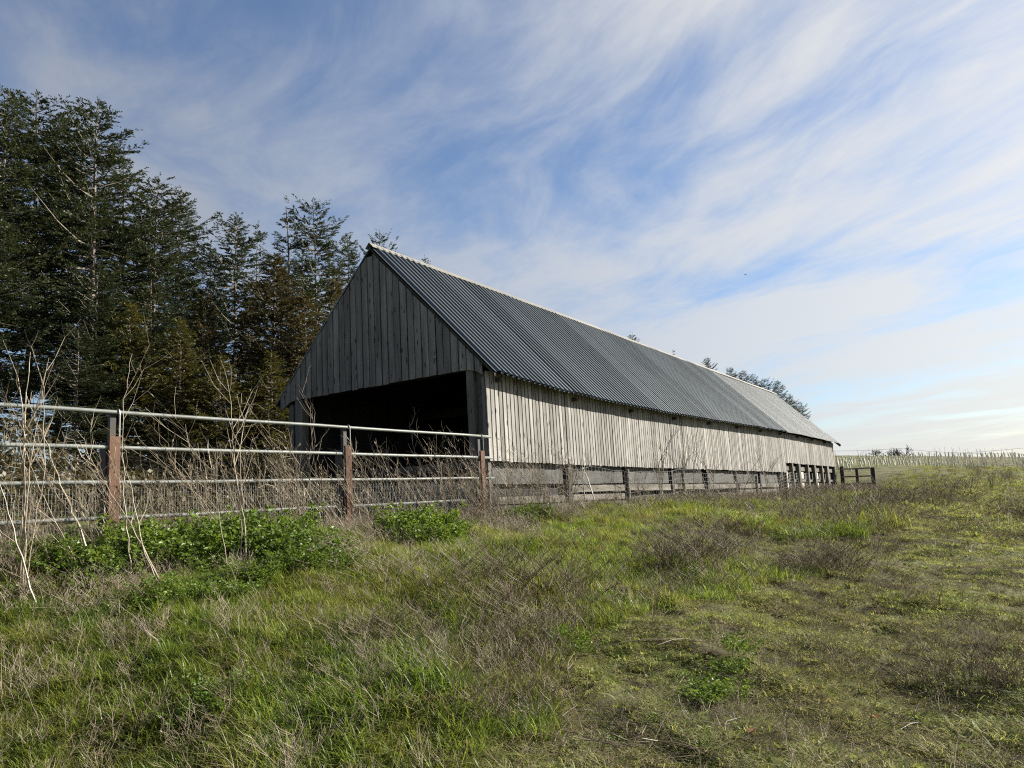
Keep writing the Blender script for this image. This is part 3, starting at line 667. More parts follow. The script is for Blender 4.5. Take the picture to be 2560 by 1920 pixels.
variant('fir3', 'fir', 14, 14.0, 2.5, .44, .0, 13, .22, tp=.32)
variant('thin', 'fir', 15, 13.0, 1.8, .35, -.05, 6, .45, whorl=.5)
variant('spr0', 'spruce', 16, 9.0, 1.9, .10, .18, 13, .05, shoot=.13, wid=.04)
variant('spr1', 'spruce', 17, 9.0, 2.1, .06, .22, 13, .08, shoot=.13, wid=.04)
variant('rus0', 'russet', 18, 10.0, 1.7, .12, -.12, 13, .06, shoot=.14, wid=.04)
variant('rus1', 'russet', 19, 10.0, 1.8, .16, -.05, 12, .12, shoot=.14, wid=.04)
def tree(px, py, perp, var, label, group, name, wscale=1.0):
    d = ray(px, py); t = perp / (d[0] * nh[0] + d[1] * nh[1]); x, y = d[0] * t, d[1] * t; top = d[2] * t + EYE
    z0 = g1(x, y) - .1; tr, cr, h0 = TV[var]; s = max(.25, (top - z0) / h0)
    o = tag(empty(name, (x, y, z0), random.uniform(0, 6.28)), label, 'tree', group); ws = s ** .6 * wscale * .92
    a = obj('trunk', tr, o); b = obj('crown', cr, o); a.scale = (ws, ws, s); b.scale = (ws, ws, s)
    return o
GF, GB, GD = 'dark firs of the plantation left of the barn', 'conifers filling the wood behind the bramble bank', 'tree tops showing over the barn ridge'
for a in [
    (22, 232, 23.5, 'fir0', 'tall dark fir cut by the left edge of the picture', 1.1), (108, 240, 25, 'fir3', 'tall fir with a broad ragged top second from the left edge', 1.1),
    (178, 300, 27, 'fir1', 'fir standing back between the two tallest firs on the left', 1), (250, 258, 23.0, 'fir1', 'tallest dark fir with a long bare leader against the sky', 1.12),
    (330, 400, 25, 'fir2', 'stout fir stepping down right of the tallest fir', 1), (388, 442, 23.5, 'fir3', 'fir with flat layered top left of the gap in the wood', 1),
    (450, 482, 26, 'fir0', 'fir with a club shaped branch reaching right into the gap', .9), (520, 640, 28, 'fir2', 'low dark fir at the bottom of the gap in the wood', 1),
    (588, 536, 24.5, 'fir3', 'fir with a bare pale trunk and umbrella top in mid wood', .95), (640, 558, 27, 'thin', 'thin sparse fir with a twiggy tip beside the umbrella topped fir', .8),
    (724, 520, 25, 'thin', 'nearly bare fir showing its trunk and thin branches', 1.15), (790, 500, 24, 'fir3', 'full pointed fir next to the barn gable', .85),
    (868, 588, 26, 'fir0', 'fir half hidden by the left slope of the gable', .8), (700, 640, 29, 'fir0', 'dim fir behind the nearly bare one', .8)]:
    tree(a[0], a[1], a[2], a[3], a[4], GF, 'fir_tree', a[5])
for a in [
    (944, 578, 26, 'fir3', 'small fir top straight above the near end of the ridge', .6), (1000, 640, 28, 'fir3', 'tiny fir tip just right of the gable peak', .5), (1060, 646, 29, 'fir1', 'tiny spire of a fir over the near ridge', .5),
    (1583, 838, 26, 'fir1', 'pair of dark tufts above the middle of the ridge', .8), (1684, 874, 27, 'thin', 'thin twiggy tip over the far ridge', .7), (1727, 905, 27, 'thin', 'faint sparse tip just before the far tree clump', .7), (1764, 896, 26, 'fir1', 'rounded dark top at the start of the far tree clump', .8),
    (1826, 918, 26, 'fir3', 'left top of the dense clump over the far ridge', .9), (1855, 928, 27, 'fir1', 'second top of the dense clump over the far ridge', .9), (1882, 936, 26, 'fir0', 'third top of the dense clump over the far ridge', .9), (1908, 946, 27, 'fir3', 'last top of the dense clump before the ridge ends', .9),
    (1944, 952, 26, 'fir1', 'dark pointed tree just past the end of the ridge', 1.0), (1972, 985, 27, 'fir0', 'leaning tree on the far roof slope skyline', 1.0), (1998, 1004, 27, 'fir3', 'spiky tree low on the far roof slope', 1.0), (2012, 1034, 28, 'thin', 'last tiny twig of a tree above the far eave', .9)]:
    tree(a[0], a[1], a[2], a[3], a[4], GD, 'fir_tree', a[5])
for a in [
    (690, 640, 20.5, 'rus0', 'russet brown conical conifer in front of the bare fir', 1.35), (760, 740, 19.5, 'rus1', 'russet conifer close against the gable slope', 1.2), (835, 700, 21, 'rus0', 'thin russet conifer behind the gable boards', 1.0),
    (625, 770, 22, 'rus1', 'brownish conifer left of the conical russet one', 1.2), (555, 890, 18.8, 'spr0', 'bright olive spruce low in front of the wood', 1.1), (512, 740, 21.5, 'rus0', 'reddish topped conifer in the middle of the wood', 1.1),
    (455, 800, 20, 'spr1', 'olive spruce left of the bright one', 1.1), (400, 700, 22, 'fir2', 'mid height dark conifer under the layered fir', 1.2), (330, 760, 21, 'spr1', 'dim olive spruce behind the pale thin stem', 1.2),
    (250, 680, 21.5, 'fir1', 'mid height fir under the tallest fir', 1.1), (-20, 520, 22, 'fir1', 'dark fir low at the left edge of the wood', 1.0),
    (200, 830, 20.5, 'fir2', 'short dark fir behind the left bramble bank', 1.2), (680, 880, 18.5, 'spr1', 'olive spruce low beside the gable eave', 1.1), (620, 940, 19, 'spr0', 'small olive spruce at the foot of the wood', 1.1), (-60, 400, 23, 'fir3', 'tall fir just outside the left edge', 1.1),
    (470, 680, 29, 'fir3', 'dark fir deep in the wood below the gap', 1.0), (760, 640, 30, 'fir1', 'dark fir deep in the wood near the gable', 1.0)]:
    tree(a[0], a[1], a[2], a[3], a[4], GB, 'conifer_tree', a[5])

# bank of brambles between fence and wood
def leaf_cloud(n, fn_pos, size, flat=.3):
    P = fn_pos(n); d = RNG.normal(size=(n, 3)); d[:, 2] *= flat; d /= np.linalg.norm(d, axis=1)[:, None]
    return shoots_mesh(P, d, size * RNG.uniform(.5, 1.2, n), size * .65 * RNG.uniform(.7, 1.3, n))
def bramble(u0, u1, vc, wv, hh, n, label):
    c = bw((u0 + u1) / 2, vc); z0 = g1(c[0], c[1]); o = tag(empty('bramble_bank', (c[0], c[1], z0)), label, 'bush', 'bramble bushes in front of the conifers')
    def pos(n):
        u = RNG.uniform(u0, u1, n); q = RNG.uniform(-1, 1, n); top = hh * (1 - .75 * q ** 2) * (.8 + .22 * np.sin(u * 1.7) + .14 * np.sin(u * 4.1 + 1)); z = top * RNG.uniform(0.0, 1, n) ** .45
        v = vc + q * wv; x = BX + u * eh[0] + v * nh[0]; y = BY + u * eh[1] + v * nh[1]
        return np.stack([x - c[0], y - c[1], gz(x, y) - z0 + z], 1)
    V, F = leaf_cloud(n, pos, .095, .5); obj('foliage', mesh_data('foliage', V, F, M['bramble']), o)
    m_ = MB()
    for i in range(int((u1 - u0) * (14 if hh > 1 else 4))):
        p = pos(1)[0] * np.array([1, 1, .6]); a = RNG.uniform(0, 6.28); l = RNG.uniform(.5, 1.2); t = np.linspace(0, 1, 5)
        m_.tube(np.stack([p[0] + l * t * math.cos(a), p[1] + l * t * math.sin(a), p[2] + l * (1.0 * t - .7 * t ** 2)], 1), np.linspace(.008, .003, 5), 3)
    m_.build('canes', M['stalk'], o)
bramble(-16, -8.2, 4.6, 2.3, 1.75, 15000, 'brown green bramble bank at the left edge behind the pipe fence')
bramble(-9.0, -3.0, 5.4, 2.0, 1.8, 13000, 'bramble bank behind the first brown fence post')
bramble(-13, -2.0, 1.7, .9, .62, 9000, 'low scrub added to darken the ground right behind the pipe fence mesh')  # invented scrub, added so the view through the mesh turns dark
bramble(-4.5, 1.5, 8.0, 1.3, 1.9, 8000, 'bramble bank against the left corner of the barn')
# ------------------------------------------------------------------ grass and low cover: scattered tufts
TUFT = {}
def blades(n, h, w, spread, bend, seed, flop=0.0):
    r_ = np.random.default_rng(seed); a = r_.uniform(0, 6.28, n); rad = spread * np.sqrt(r_.random(n)); bx, by = rad * np.cos(a), rad * np.sin(a)
    L = h * r_.uniform(.45, 1.15, n); d = r_.uniform(0, 6.28, n); be = bend * r_.uniform(.3, 1.3, n); ww = w * r_.uniform(.6, 1.3, n)
    dx, dy = np.cos(d), np.sin(d); sx, sy = -dy, dx; V = []
    t1, t2 = .45, .8
    def pt(t): return bx + dx * L * (be * t ** 1.8 + flop * t), by + dy * L * (be * t ** 1.8 + flop * t), L * t * np.maximum(.12, (1 - .45 * be * t - .8 * flop))
    p0, p1, p2, p3 = pt(0), pt(t1), pt(t2), pt(1.0)
    def st(p, k): return np.stack([p[0] + sx * ww * k, p[1] + sy * ww * k, p[2]], 1), np.stack([p[0] - sx * ww * k, p[1] - sy * ww * k, p[2]], 1)
    a0, b0 = st(p0, .4); a1, b1 = st(p1, .5); a2, b2 = st(p2, .32); tip = np.stack(p3, 1)
    V = np.stack([a0, b0, a1, b1, a2, b2, tip], 1).reshape(-1, 3); i = np.arange(n)[:, None] * 7
    F = np.concatenate([i + [[0, 1, 3]], i + [[0, 3, 2]], i + [[2, 3, 5]], i + [[2, 5, 4]], i + [[4, 5, 6]]], 0)
    return V, F
def twig_tuft(n, h, spread, seed, rad=.0022, lean=.5, branches=4, k=3):
    r_ = np.random.default_rng(seed); m_ = MB()
    for i in range(n):
        a = r_.uniform(0, 6.28); b = np.array([spread * r_.normal() * .5, spread * r_.normal() * .5, 0]); L = h * r_.uniform(.5, 1.15); t = np.linspace(0, 1, 4)
        le = lean * r_.uniform(.2, 1.3); P = b + np.stack([np.cos(a) * le * L * t ** 1.4 + .03 * L * r_.normal(size=4), np.sin(a) * le * L * t ** 1.4 + .03 * L * r_.normal(size=4), L * t * (1 - .3 * le)], 1)
        m_.tube(P, np.linspace(rad, rad * .5, 4), k)
        for j in range(branches):
            q = r_.uniform(.35, .95); c = np.array([np.interp(q, t, P[:, x]) for x in range(3)]); a2 = a + r_.normal(0, 1.4); l = L * r_.uniform(.12, .38)
            m_.tube([c, c + l * np.array([math.cos(a2) * .6, math.sin(a2) * .6, .45]), c + l * np.array([math.cos(a2) * 1.0, math.sin(a2) * 1.0, .95])], [rad * .6, rad * .5, rad * .35], k)
    return np.concatenate(m_.v), np.array([f for f in m_.f if len(f) == 4])
def rosette(n, size, h, seed, spread):
    r_ = np.random.default_rng(seed); a = r_.uniform(0, 6.28, n); rad = spread * np.sqrt(r_.random(n))
    b = np.stack([rad * np.cos(a), rad * np.sin(a), h * r_.random(n) ** 1.2], 1); d = np.stack([np.cos(a + r_.normal(0, .9, n)), np.sin(a + r_.normal(0, .9, n)), r_.normal(.25, .3, n)], 1); d /= np.linalg.norm(d, axis=1)[:, None]
    sd = np.cross(d, np.array([0, 0, 1.0]) + r_.normal(0, .35, (n, 3))); sd /= np.linalg.norm(sd, axis=1)[:, None]; L = size * r_.uniform(.6, 1.3, n)[:, None]
    V = np.stack([b, b + d * L * .5 + sd * L * .28, b + d * L, b + d * L * .5 - sd * L * .28], 1).reshape(-1, 3)
    return V, np.arange(n * 4).reshape(n, 4)
def parsley_plant(seed, h, n_st, spread):
    """ferny compound leaves on arching stems"""
    r_ = np.random.default_rng(seed); Vs = []; Fs = []; c0 = 0
    for i in range(n_st):
        a = r_.uniform(0, 6.28); L = h * r_.uniform(.6, 1.15); t = np.linspace(0, 1, 8); b = np.array([r_.normal() * spread, r_.normal() * spread, 0]); out = r_.uniform(.35, 1.0)
        P = b + np.stack([np.cos(a) * out * L * t ** 1.5, np.sin(a) * out * L * t ** 1.5, L * (t - .25 * out * t ** 2)], 1)
        v, f = tube(P, np.linspace(.003, .0015, 8), 3); Vs.append(v); Fs.append(np.array(f) + c0); c0 += len(v)
        m = 27; q = r_.uniform(.38, 1.0, m); c = np.stack([np.interp(q, t, P[:, k]) for k in range(3)], 1); wd = .34 * L * (1.15 - q)
        sg = r_.choice([-1, 1], m); ang = a + sg * r_.uniform(.7, 1.35, m); off = r_.random(m)
        c = c + np.stack([np.cos(ang), np.sin(ang), r_.normal(.0, .15, m)], 1) * (wd * off)[:, None]
        d = np.stack([np.cos(ang + r_.normal(0, .6, m)), np.sin(ang + r_.normal(0, .6, m)), r_.normal(.0, .35, m)], 1); d /= np.linalg.norm(d, axis=1)[:, None]
        v, f = shoots_mesh(c, d, r_.uniform(.028, .06, m) * (h / .4) ** .5, r_.uniform(.018, .034, m) * (h / .4) ** .5); Vs.append(v); Fs.append(f + c0); c0 += len(v)
    return np.concatenate(Vs), np.concatenate(Fs)
pc = bpy.data.collections.new('tuft_shapes'); pieces = []
def proto(name, VF, mat):
    o = bpy.data.objects.new('tuft_%02d_%s' % (len(pieces), name), mesh_data(name, VF[0], np.ascontiguousarray(VF[1]), M[mat])); pc.objects.link(o); pieces.append(name); TUFT.setdefault(name, []).append(len(pieces) - 1)
for i in range(3): proto('tall', blades(50, .165, .0052, .105, .9, 100 + i), 'grass')
for i in range(2): proto('lush', blades(46, .13, .0062, .10, 1.1, 110 + i, .15), 'grass')
for i in range(3): proto('short', blades(56, .072, .0050, .13, 1.2, 120 + i, .3), 'short_grass')
for i in range(3): proto('straw', blades(34, .19, .0036, .11, 1.0, 130 + i, .45), 'straw')
for i in range(2): proto('thatch', blades(50, .12, .0036, .14, 1.5, 140 + i, .9), 'straw')
for i in range(3): proto('leafy', rosette(95, .017, .028, 150 + i, .14), 'moss')
for i in range(3): proto('broad', rosette(16, .062, .02, 156 + i, .025), 'moss')
for i in range(3): proto('weed', twig_tuft(9, .24, .14, 160 + i, .0021), 'weed')
for i in range(2): proto('fine', twig_tuft(9, .28, .12, 170 + i, .0018, .7), 'stalk')
for i in range(2): proto('litter', (lambda VF: (VF[0] * np.array([1, 1, .22]), VF[1]))(twig_tuft(7, .42, .16, 180 + i, .0030, 1.6, 2)), 'stalk')
for i in range(2): proto('darklitter', (lambda VF: (VF[0] * np.array([1, 1, .25]), VF[1]))(twig_tuft(8, .40, .16, 190 + i, .0028, 1.6, 3)), 'weed')

def scatter(name, pts, kinds, scl, label, tilt=.15):
    """one object that carries all its tufts (points + instancing), rooted on the ground"""
    n = len(pts); me = bpy.data.meshes.new(name); me.vertices.add(n); me.vertices.foreach_set('co', np.asarray(pts, np.float32).ravel())
    idx = np.array([random.choice(TUFT[k]) for k in kinds], dtype=np.int32)
    a = me.attributes.new('idx', 'INT', 'POINT'); a.data.foreach_set('value', idx)
    a = me.attributes.new('scl', 'FLOAT', 'POINT'); a.data.foreach_set('value', np.asarray(scl, np.float32))
    rot = np.stack([RNG.normal(0, tilt, n), RNG.normal(0, tilt, n), RNG.uniform(0, 6.28, n)], 1).astype(np.float32)
    a = me.attributes.new('rot', 'FLOAT_VECTOR', 'POINT'); a.data.foreach_set('vector', rot.ravel())
    o = obj(name, me); tag(o, label, None, None, 'stuff'); md = o.modifiers.new('scatter', 'NODES')
    ng = bpy.data.node_groups.new(name + '_scatter', 'GeometryNodeTree'); ng.interface.new_socket('Geometry', in_out='INPUT', socket_type='NodeSocketGeometry'); ng.interface.new_socket('Geometry', in_out='OUTPUT', socket_type='NodeSocketGeometry')
    N = ng.nodes; L = ng.links; gi = N.new('NodeGroupInput'); go = N.new('NodeGroupOutput'); ip = N.new('GeometryNodeInstanceOnPoints'); ci = N.new('GeometryNodeCollectionInfo')
    ci.inputs['Collection'].default_value = pc; ci.inputs['Separate Children'].default_value = True; ci.inputs['Reset Children'].default_value = True
    def na(nm, ty):
        q = N.new('GeometryNodeInputNamedAttribute'); q.data_type = ty; q.inputs['Name'].default_value = nm; return q.outputs['Attribute']
    L.new(gi.outputs[0], ip.inputs['Points']); L.new(ci.outputs[0], ip.inputs['Instance']); ip.inputs['Pick Instance'].default_value = True
    L.new(na('idx', 'INT'), ip.inputs['Instance Index']); L.new(na('scl', 'FLOAT'), ip.inputs['Scale'])
    er = N.new('FunctionNodeEulerToRotation'); L.new(na('rot', 'FLOAT_VECTOR'), er.inputs[0]); L.new(er.outputs[0], ip.inputs['Rotation']); L.new(ip.outputs[0], go.inputs[0])
    md.node_group = ng
    return o
def vnoise(x, y, s, o=0.0):
    return np.array([mnoise.noise(Vector((a * s + o, b * s - o, o * .37))) for a, b in zip(x, y)])
def fieldpts(n, r0, r1, amax=0.92, powr=1.0):
    r = r0 * (r1 / r0) ** (RNG.random(n) ** powr); a = RNG.uniform(-amax, amax, n); return r * np.sin(a), r * np.cos(a), r
_bx = [-1.3, -.75, -.1, 1.0, 2.4, 4.6, 9.0, 20, 34]; _by = [2.0, 3.9, 6.5, 8.2, 10, 14, 23, 39, 60]
def rough_side(x, y, n): return (np.interp(y, _by, _bx) - x) / np.clip(y * .08 + .25, .3, 2.2) + n * 2.2     # > 0 in the tall rough grass by the barn
def inside_barn(x, y, m=.05):
    dx, dy = x - BX, y - BY; u = dx * eh[0] + dy * eh[1]; v = dx * nh[0] + dy * nh[1]; return (u > -m) & (u < BL + m) & (v > -m) & (v < 6.1 + m)
def behind_fence(x, y):
    dx, dy = x - F0[0], y - F0[1]; return dx * fn[0] + dy * fn[1]     # metres out from the fence on the field side
x, y, r = fieldpts(92000, 2.6, 80, .95, .86)
nA = vnoise(x, y, .45, 3.1); nB = vnoise(x, y, 1.6, 9.7); nC = vnoise(x, y, .22, 5.5)
rs = rough_side(x, y, nA); bf = behind_fence(x, y); ok = ~inside_barn(x, y)
ok &= ((bf > -3.5) | (r > 20)) & ((rough_side(x, y, nA) < .3) | (RNG.random(len(x)) < .78))
z = gz(x, y)
kinds = np.full(len(x), 'none', dtype=object); scl = np.ones(len(x)); lod = np.clip(r / 9, 1, 3.2)
u_ = RNG.random(len(x))
tall = rs > 0
near_barn = tall & (bf < 1.3) 
kinds[tall] = np.where(u_[tall] < .60, 'tall', np.where(u_[tall] < .82, 'lush', 'straw'))
dry = tall & (nB + .5 * nC > np.where(r > 8, .04, .20)); kinds[dry] = np.where(u_[dry] < .40, 'straw', np.where(u_[dry] < .62, 'thatch', np.where(u_[dry] < .65, 'fine', 'tall')))
edge = (rs > -.9) & (rs <= .55) & (nA > -.1) & (r > 4.5) & (r < 22); kinds[edge] = np.where(u_[edge] < .30, 'straw', np.where(u_[edge] < .35, 'fine', np.where(u_[edge] < .45, 'weed', 'tall')))
fld = (rs <= -.9) | ((rs <= 0) & ~edge)
bare = nB * .8 + .8 * vnoise(x, y, 3.9, 2.2) > .10
kinds[fld] = np.where(u_[fld] < .66, 'short', np.where(u_[fld] < .82, 'leafy', np.where(u_[fld] < .89, 'broad', np.where(u_[fld] < .96, 'darklitter', 'thatch'))))
kinds[fld & bare] = np.where(u_[fld & bare] < .14, 'short', np.where(u_[fld & bare] < .28, 'darklitter', 'none'))
brown = fld & (nC + .6 * nA > .34) & (r > 6); kinds[brown & (u_ < .18)] = 'weed'
ok &= kinds != 'none'
lod = np.where(tall, np.clip(r / 11, 1, 1.5), lod)
scl = lod * RNG.uniform(.7, 1.25, len(x)) * (1 + .35 * np.clip(nA, -.6, .8)) * np.where(tall, 1 + .45 * np.clip(nB, -.7, .9), 1)
scl[fld] *= .9; scl[bf < .25] *= .45
hcap = np.where(tall, 1.0, 1.0)
def take(name, sel, label):
    sel = sel & ok; scatter(name, np.stack([x[sel], y[sel], z[sel] - .01], 1), kinds[sel], scl[sel], label)
gset = np.isin(kinds, ['tall', 'lush']); take('rough_grass', gset, 'tall green rough grass in front of the fence and barn')
take('dry_grass', np.isin(kinds, ['straw', 'thatch']), 'bleached dry grass lying among the green')
take('field_grass', np.isin(kinds, ['short']), 'short patchy grass of the open field')
take('leafy_cover', np.isin(kinds, ['leafy', 'broad']), 'low leafy weeds of the open field')
take('dead_stems', np.isin(kinds, ['weed', 'fine', 'litter', 'darklitter']), 'thin dead stems among the grass')
# denser cover right in front of the viewer
x, y, r = fieldpts(26000, 2.8, 10, .95, .8); rs = rough_side(x, y, vnoise(x, y, .45, 3.1)); z = gz(x, y); nB = vnoise(x, y, 2.6, 4.4); u_ = RNG.random(len(x)); bf = behind_fence(x, y)
kinds = np.where(rs > .3, np.where(u_ < .54, 'tall', np.where(u_ < .72, 'lush', np.where(u_ < .86, 'straw', np.where(u_ < .96, 'thatch', 'fine')))), np.where(u_ < .68, 'short', np.where(u_ < .9, 'leafy', 'broad'))).astype(object); scl = RNG.uniform(.6, 1.15, len(x)); ok = (bf > .1) & ((rs > .3) | (nB < .04))
take('rough_grass', np.isin(kinds, ['tall', 'lush', 'straw', 'thatch', 'fine']), 'tall green rough grass close to the viewer')
take('field_grass', np.isin(kinds, ['short', 'leafy', 'broad']), 'short grass and leafy weeds close to the viewer')
# dry debris along the front edge of the green clumps
n = 620; s_ = RNG.uniform(S0, SEND + 1.0, n); o_ = RNG.uniform(.5, 1.9, n); x = F0[0] + fd[0] * s_ + fn[0] * o_; y = F0[1] + fd[1] * s_ + fn[1] * o_; z = gz(x, y); ok = vnoise(x, y, 1.1, 6.6) > -.05; u_ = RNG.random(n)
kinds = np.where(u_ < .40, 'fine', np.where(u_ < .72, 'straw', np.where(u_ < .9, 'thatch', 'litter'))).astype(object); scl = RNG.uniform(.8, 1.5, n); take('dry_debris', np.ones(n, bool), 'bleached stem litter along the front of the leafy clumps')
# tangle of dry stems along the fence foot
n = 800; s_ = RNG.uniform(S0, SEND + 3.5, n); o_ = np.abs(RNG.normal(.25, .45, n)) - .35; x = F0[0] + fd[0] * s_ + fn[0] * o_; y = F0[1] + fd[1] * s_ + fn[1] * o_; z = gz(x, y); ok = ~inside_barn(x, y); u_ = RNG.random(n)
kinds = np.where(u_ < .45, 'fine', np.where(u_ < .75, 'straw', 'litter')).astype(object); scl = RNG.uniform(.6, 1.25, n); take('dry_tangle', np.ones(n, bool), 'tangle of bleached stems along the foot of the pipe fence')
n = 1700; u = RNG.uniform(0, BL + 3, n); v = -.55 - np.abs(RNG.normal(.0, .7, n)); x = BX + u * eh[0] + v * nh[0]; y = BY + u * eh[1] + v * nh[1]; z = gz(x, y); u_ = RNG.random(n); ok = np.ones(n, bool)
kinds = np.where(u_ < .35, 'fine', np.where(u_ < .60, 'weed', np.where(u_ < .8, 'straw', 'tall'))).astype(object); scl = RNG.uniform(.8, 1.6, n) * (1 + u * .012); take('wall_foot_weeds', ok, 'dry weeds and grass along the foot of the barn wall')

# ------------------------------------------------------------------ lush green clumps (each one a plant mass of its own)
PV = [parsley_plant(200 + i, .42, 16, .10) for i in range(4)]
def green_clump(px, py, rx, ry, n, hs, label, rot=0.0):
    c = hit(px, py); V = []; F = []; k = 0
    for i in range(n):
        a = RNG.uniform(0, 6.28); q = math.sqrt(RNG.random()); dx = rx * q * math.cos(a); dy = ry * q * math.sin(a)
        X = c[0] + dx * eh[0] + dy * fn[0]; Y = c[1] + dx * eh[1] + dy * fn[1]; v, f = PV[i % 4]; an = RNG.uniform(0, 6.28); s = hs * RNG.uniform(.5, 1.4) * (1.08 - .45 * q * q)
        ca, sa = math.cos(an) * s, math.sin(an) * s; vv = np.stack([v[:, 0] * ca - v[:, 1] * sa + X - c[0], v[:, 0] * sa + v[:, 1] * ca + Y - c[1], v[:, 2] * s + g1(X, Y) - c[2] - .02], 1)
        V.append(vv); F.append(f + k); k += len(vv)
    o = obj('cow_parsley_clump', mesh_data('cow_parsley_clump', np.concatenate(V), np.concatenate(F), M['parsley']), None, tuple(c))
    return tag(o, label, 'plant', 'lush green leafy clumps')
for a in [
    (180, 1450, .75, .45, 26, .9, 'dark green leafy clump behind the leaning stalks at far left'), (370, 1420, .6, .4, 22, .9, 'green leafy clump at the foot of the first brown post'),
    (610, 1385, .95, .55, 44, 1.05, 'widest bright green leafy mass between first and second post'), (760, 1400, .6, .5, 24, .85, 'green leafy clump trailing right of the widest mass'),
    (1065, 1350, .85, .42, 34, 1.0, 'rounded dark green clump right of the second post'), (430, 1500, .45, .3, 12, .55, 'low green clump below the first post'), (560, 1470, .5, .3, 14, .6, 'low bright clump at the front edge of the leafy bank'),
    (1400, 1250, .7, .4, 22, 1.7, 'leafy clump against the netting under the near wall'), (1510, 1240, .7, .4, 22, 1.6, 'leafy clump second along the wall netting'), (1690, 1225, .5, .4, 14, 1.9, 'pointed leafy clump half way along the wall'), (1860, 1225, .9, .5, 18, 1.6, 'yellowish leafy clump before the open far bay'), (1330, 1300, .5, .35, 12, .8, 'low leafy clump near the barn corner'),
    (500, 1790, .20, .16, 9, .6, 'ferny green plant low in the left foreground'), (1410, 1620, .22, .16, 9, .42, 'small pale leafy plant in the grass at centre'), (1845, 1665, .26, .14, 9, .42, 'flat leafy plant on bare soil right of centre'), (1540, 1520, .3, .18, 9, .45, 'small leafy plant beside the dead weed bank'), (1790, 1755, .2, .15, 8, .4, 'tufted leafy plant low on the right')]:
    green_clump(*a)

# ------------------------------------------------------------------ dead stalks leaning along the fence
def stalk_from_px(path, off, r0, label, group, seed, nbr=6, name='dead_stalk', mat='stalk'):
    """path: photo points from the base up; the stem stands near the fence, `off` metres in front of it"""
    r_ = np.random.default_rng(seed); b = hit(*path[0]); P = [b + np.array([0, 0, -.04])]
    for i, (px, py) in enumerate(path[1:]):
        P.append(at(px, py, b[1] + off * (i + 1) / (len(path) - 1)))
    P = np.array(P); m_ = MB(); seg = np.append(0, np.cumsum(np.linalg.norm(np.diff(P, axis=0), axis=1))); H = seg[-1]
    tq = np.linspace(0, H, max(8, len(P) * 3)); Q = np.stack([np.interp(tq, seg, P[:, k]) for k in range(3)], 1)
    for _ in range(1): Q[1:-1] = .25 * Q[:-2] + .5 * Q[1:-1] + .25 * Q[2:]
    Q[1:-1] += r_.normal(0, .006, (len(Q) - 2, 3))
    m_.tube(Q - b, np.linspace(r0 * .85, r0 * .22, len(Q)), 5)
    for j in range(nbr):
        t = r_.uniform(.45, .97); i = int(t * (len(Q) - 1)); c = Q[i]; d = Q[min(i + 1, len(Q) - 1)] - Q[max(i - 1, 0)]; d /= np.linalg.norm(d); a = r_.uniform(0, 6.28)
        e = d * .8 + np.array([math.cos(a), math.sin(a), .15]) * r_.uniform(.35, .7); L = H * r_.uniform(.08, .26) * (1.25 - t * .6); p1 = c + e * L * .5 + r_.normal(0, .01, 3); p2 = c + e * L + np.array([0, 0, .18 * L])
        m_.tube([c - b, p1 - b, p2 - b], [r0 * .42, r0 * .34, r0 * .2], 4)
        for q in range(3):
            f_ = e + r_.normal(0, .55, 3); st = (p1 if q == 0 else p2); m_.tube([st - b, st + f_ * L * .22 - b, st + f_ * L * .36 + np.array([0, 0, .03]) - b], [r0 * .22, r0 * .18, r0 * .14], 3)
    o = m_.build(name, M[mat], None); o.location = tuple(b); return tag(o, label, 'dead plant', group)
GS = 'dead stalks along the pipe fence'
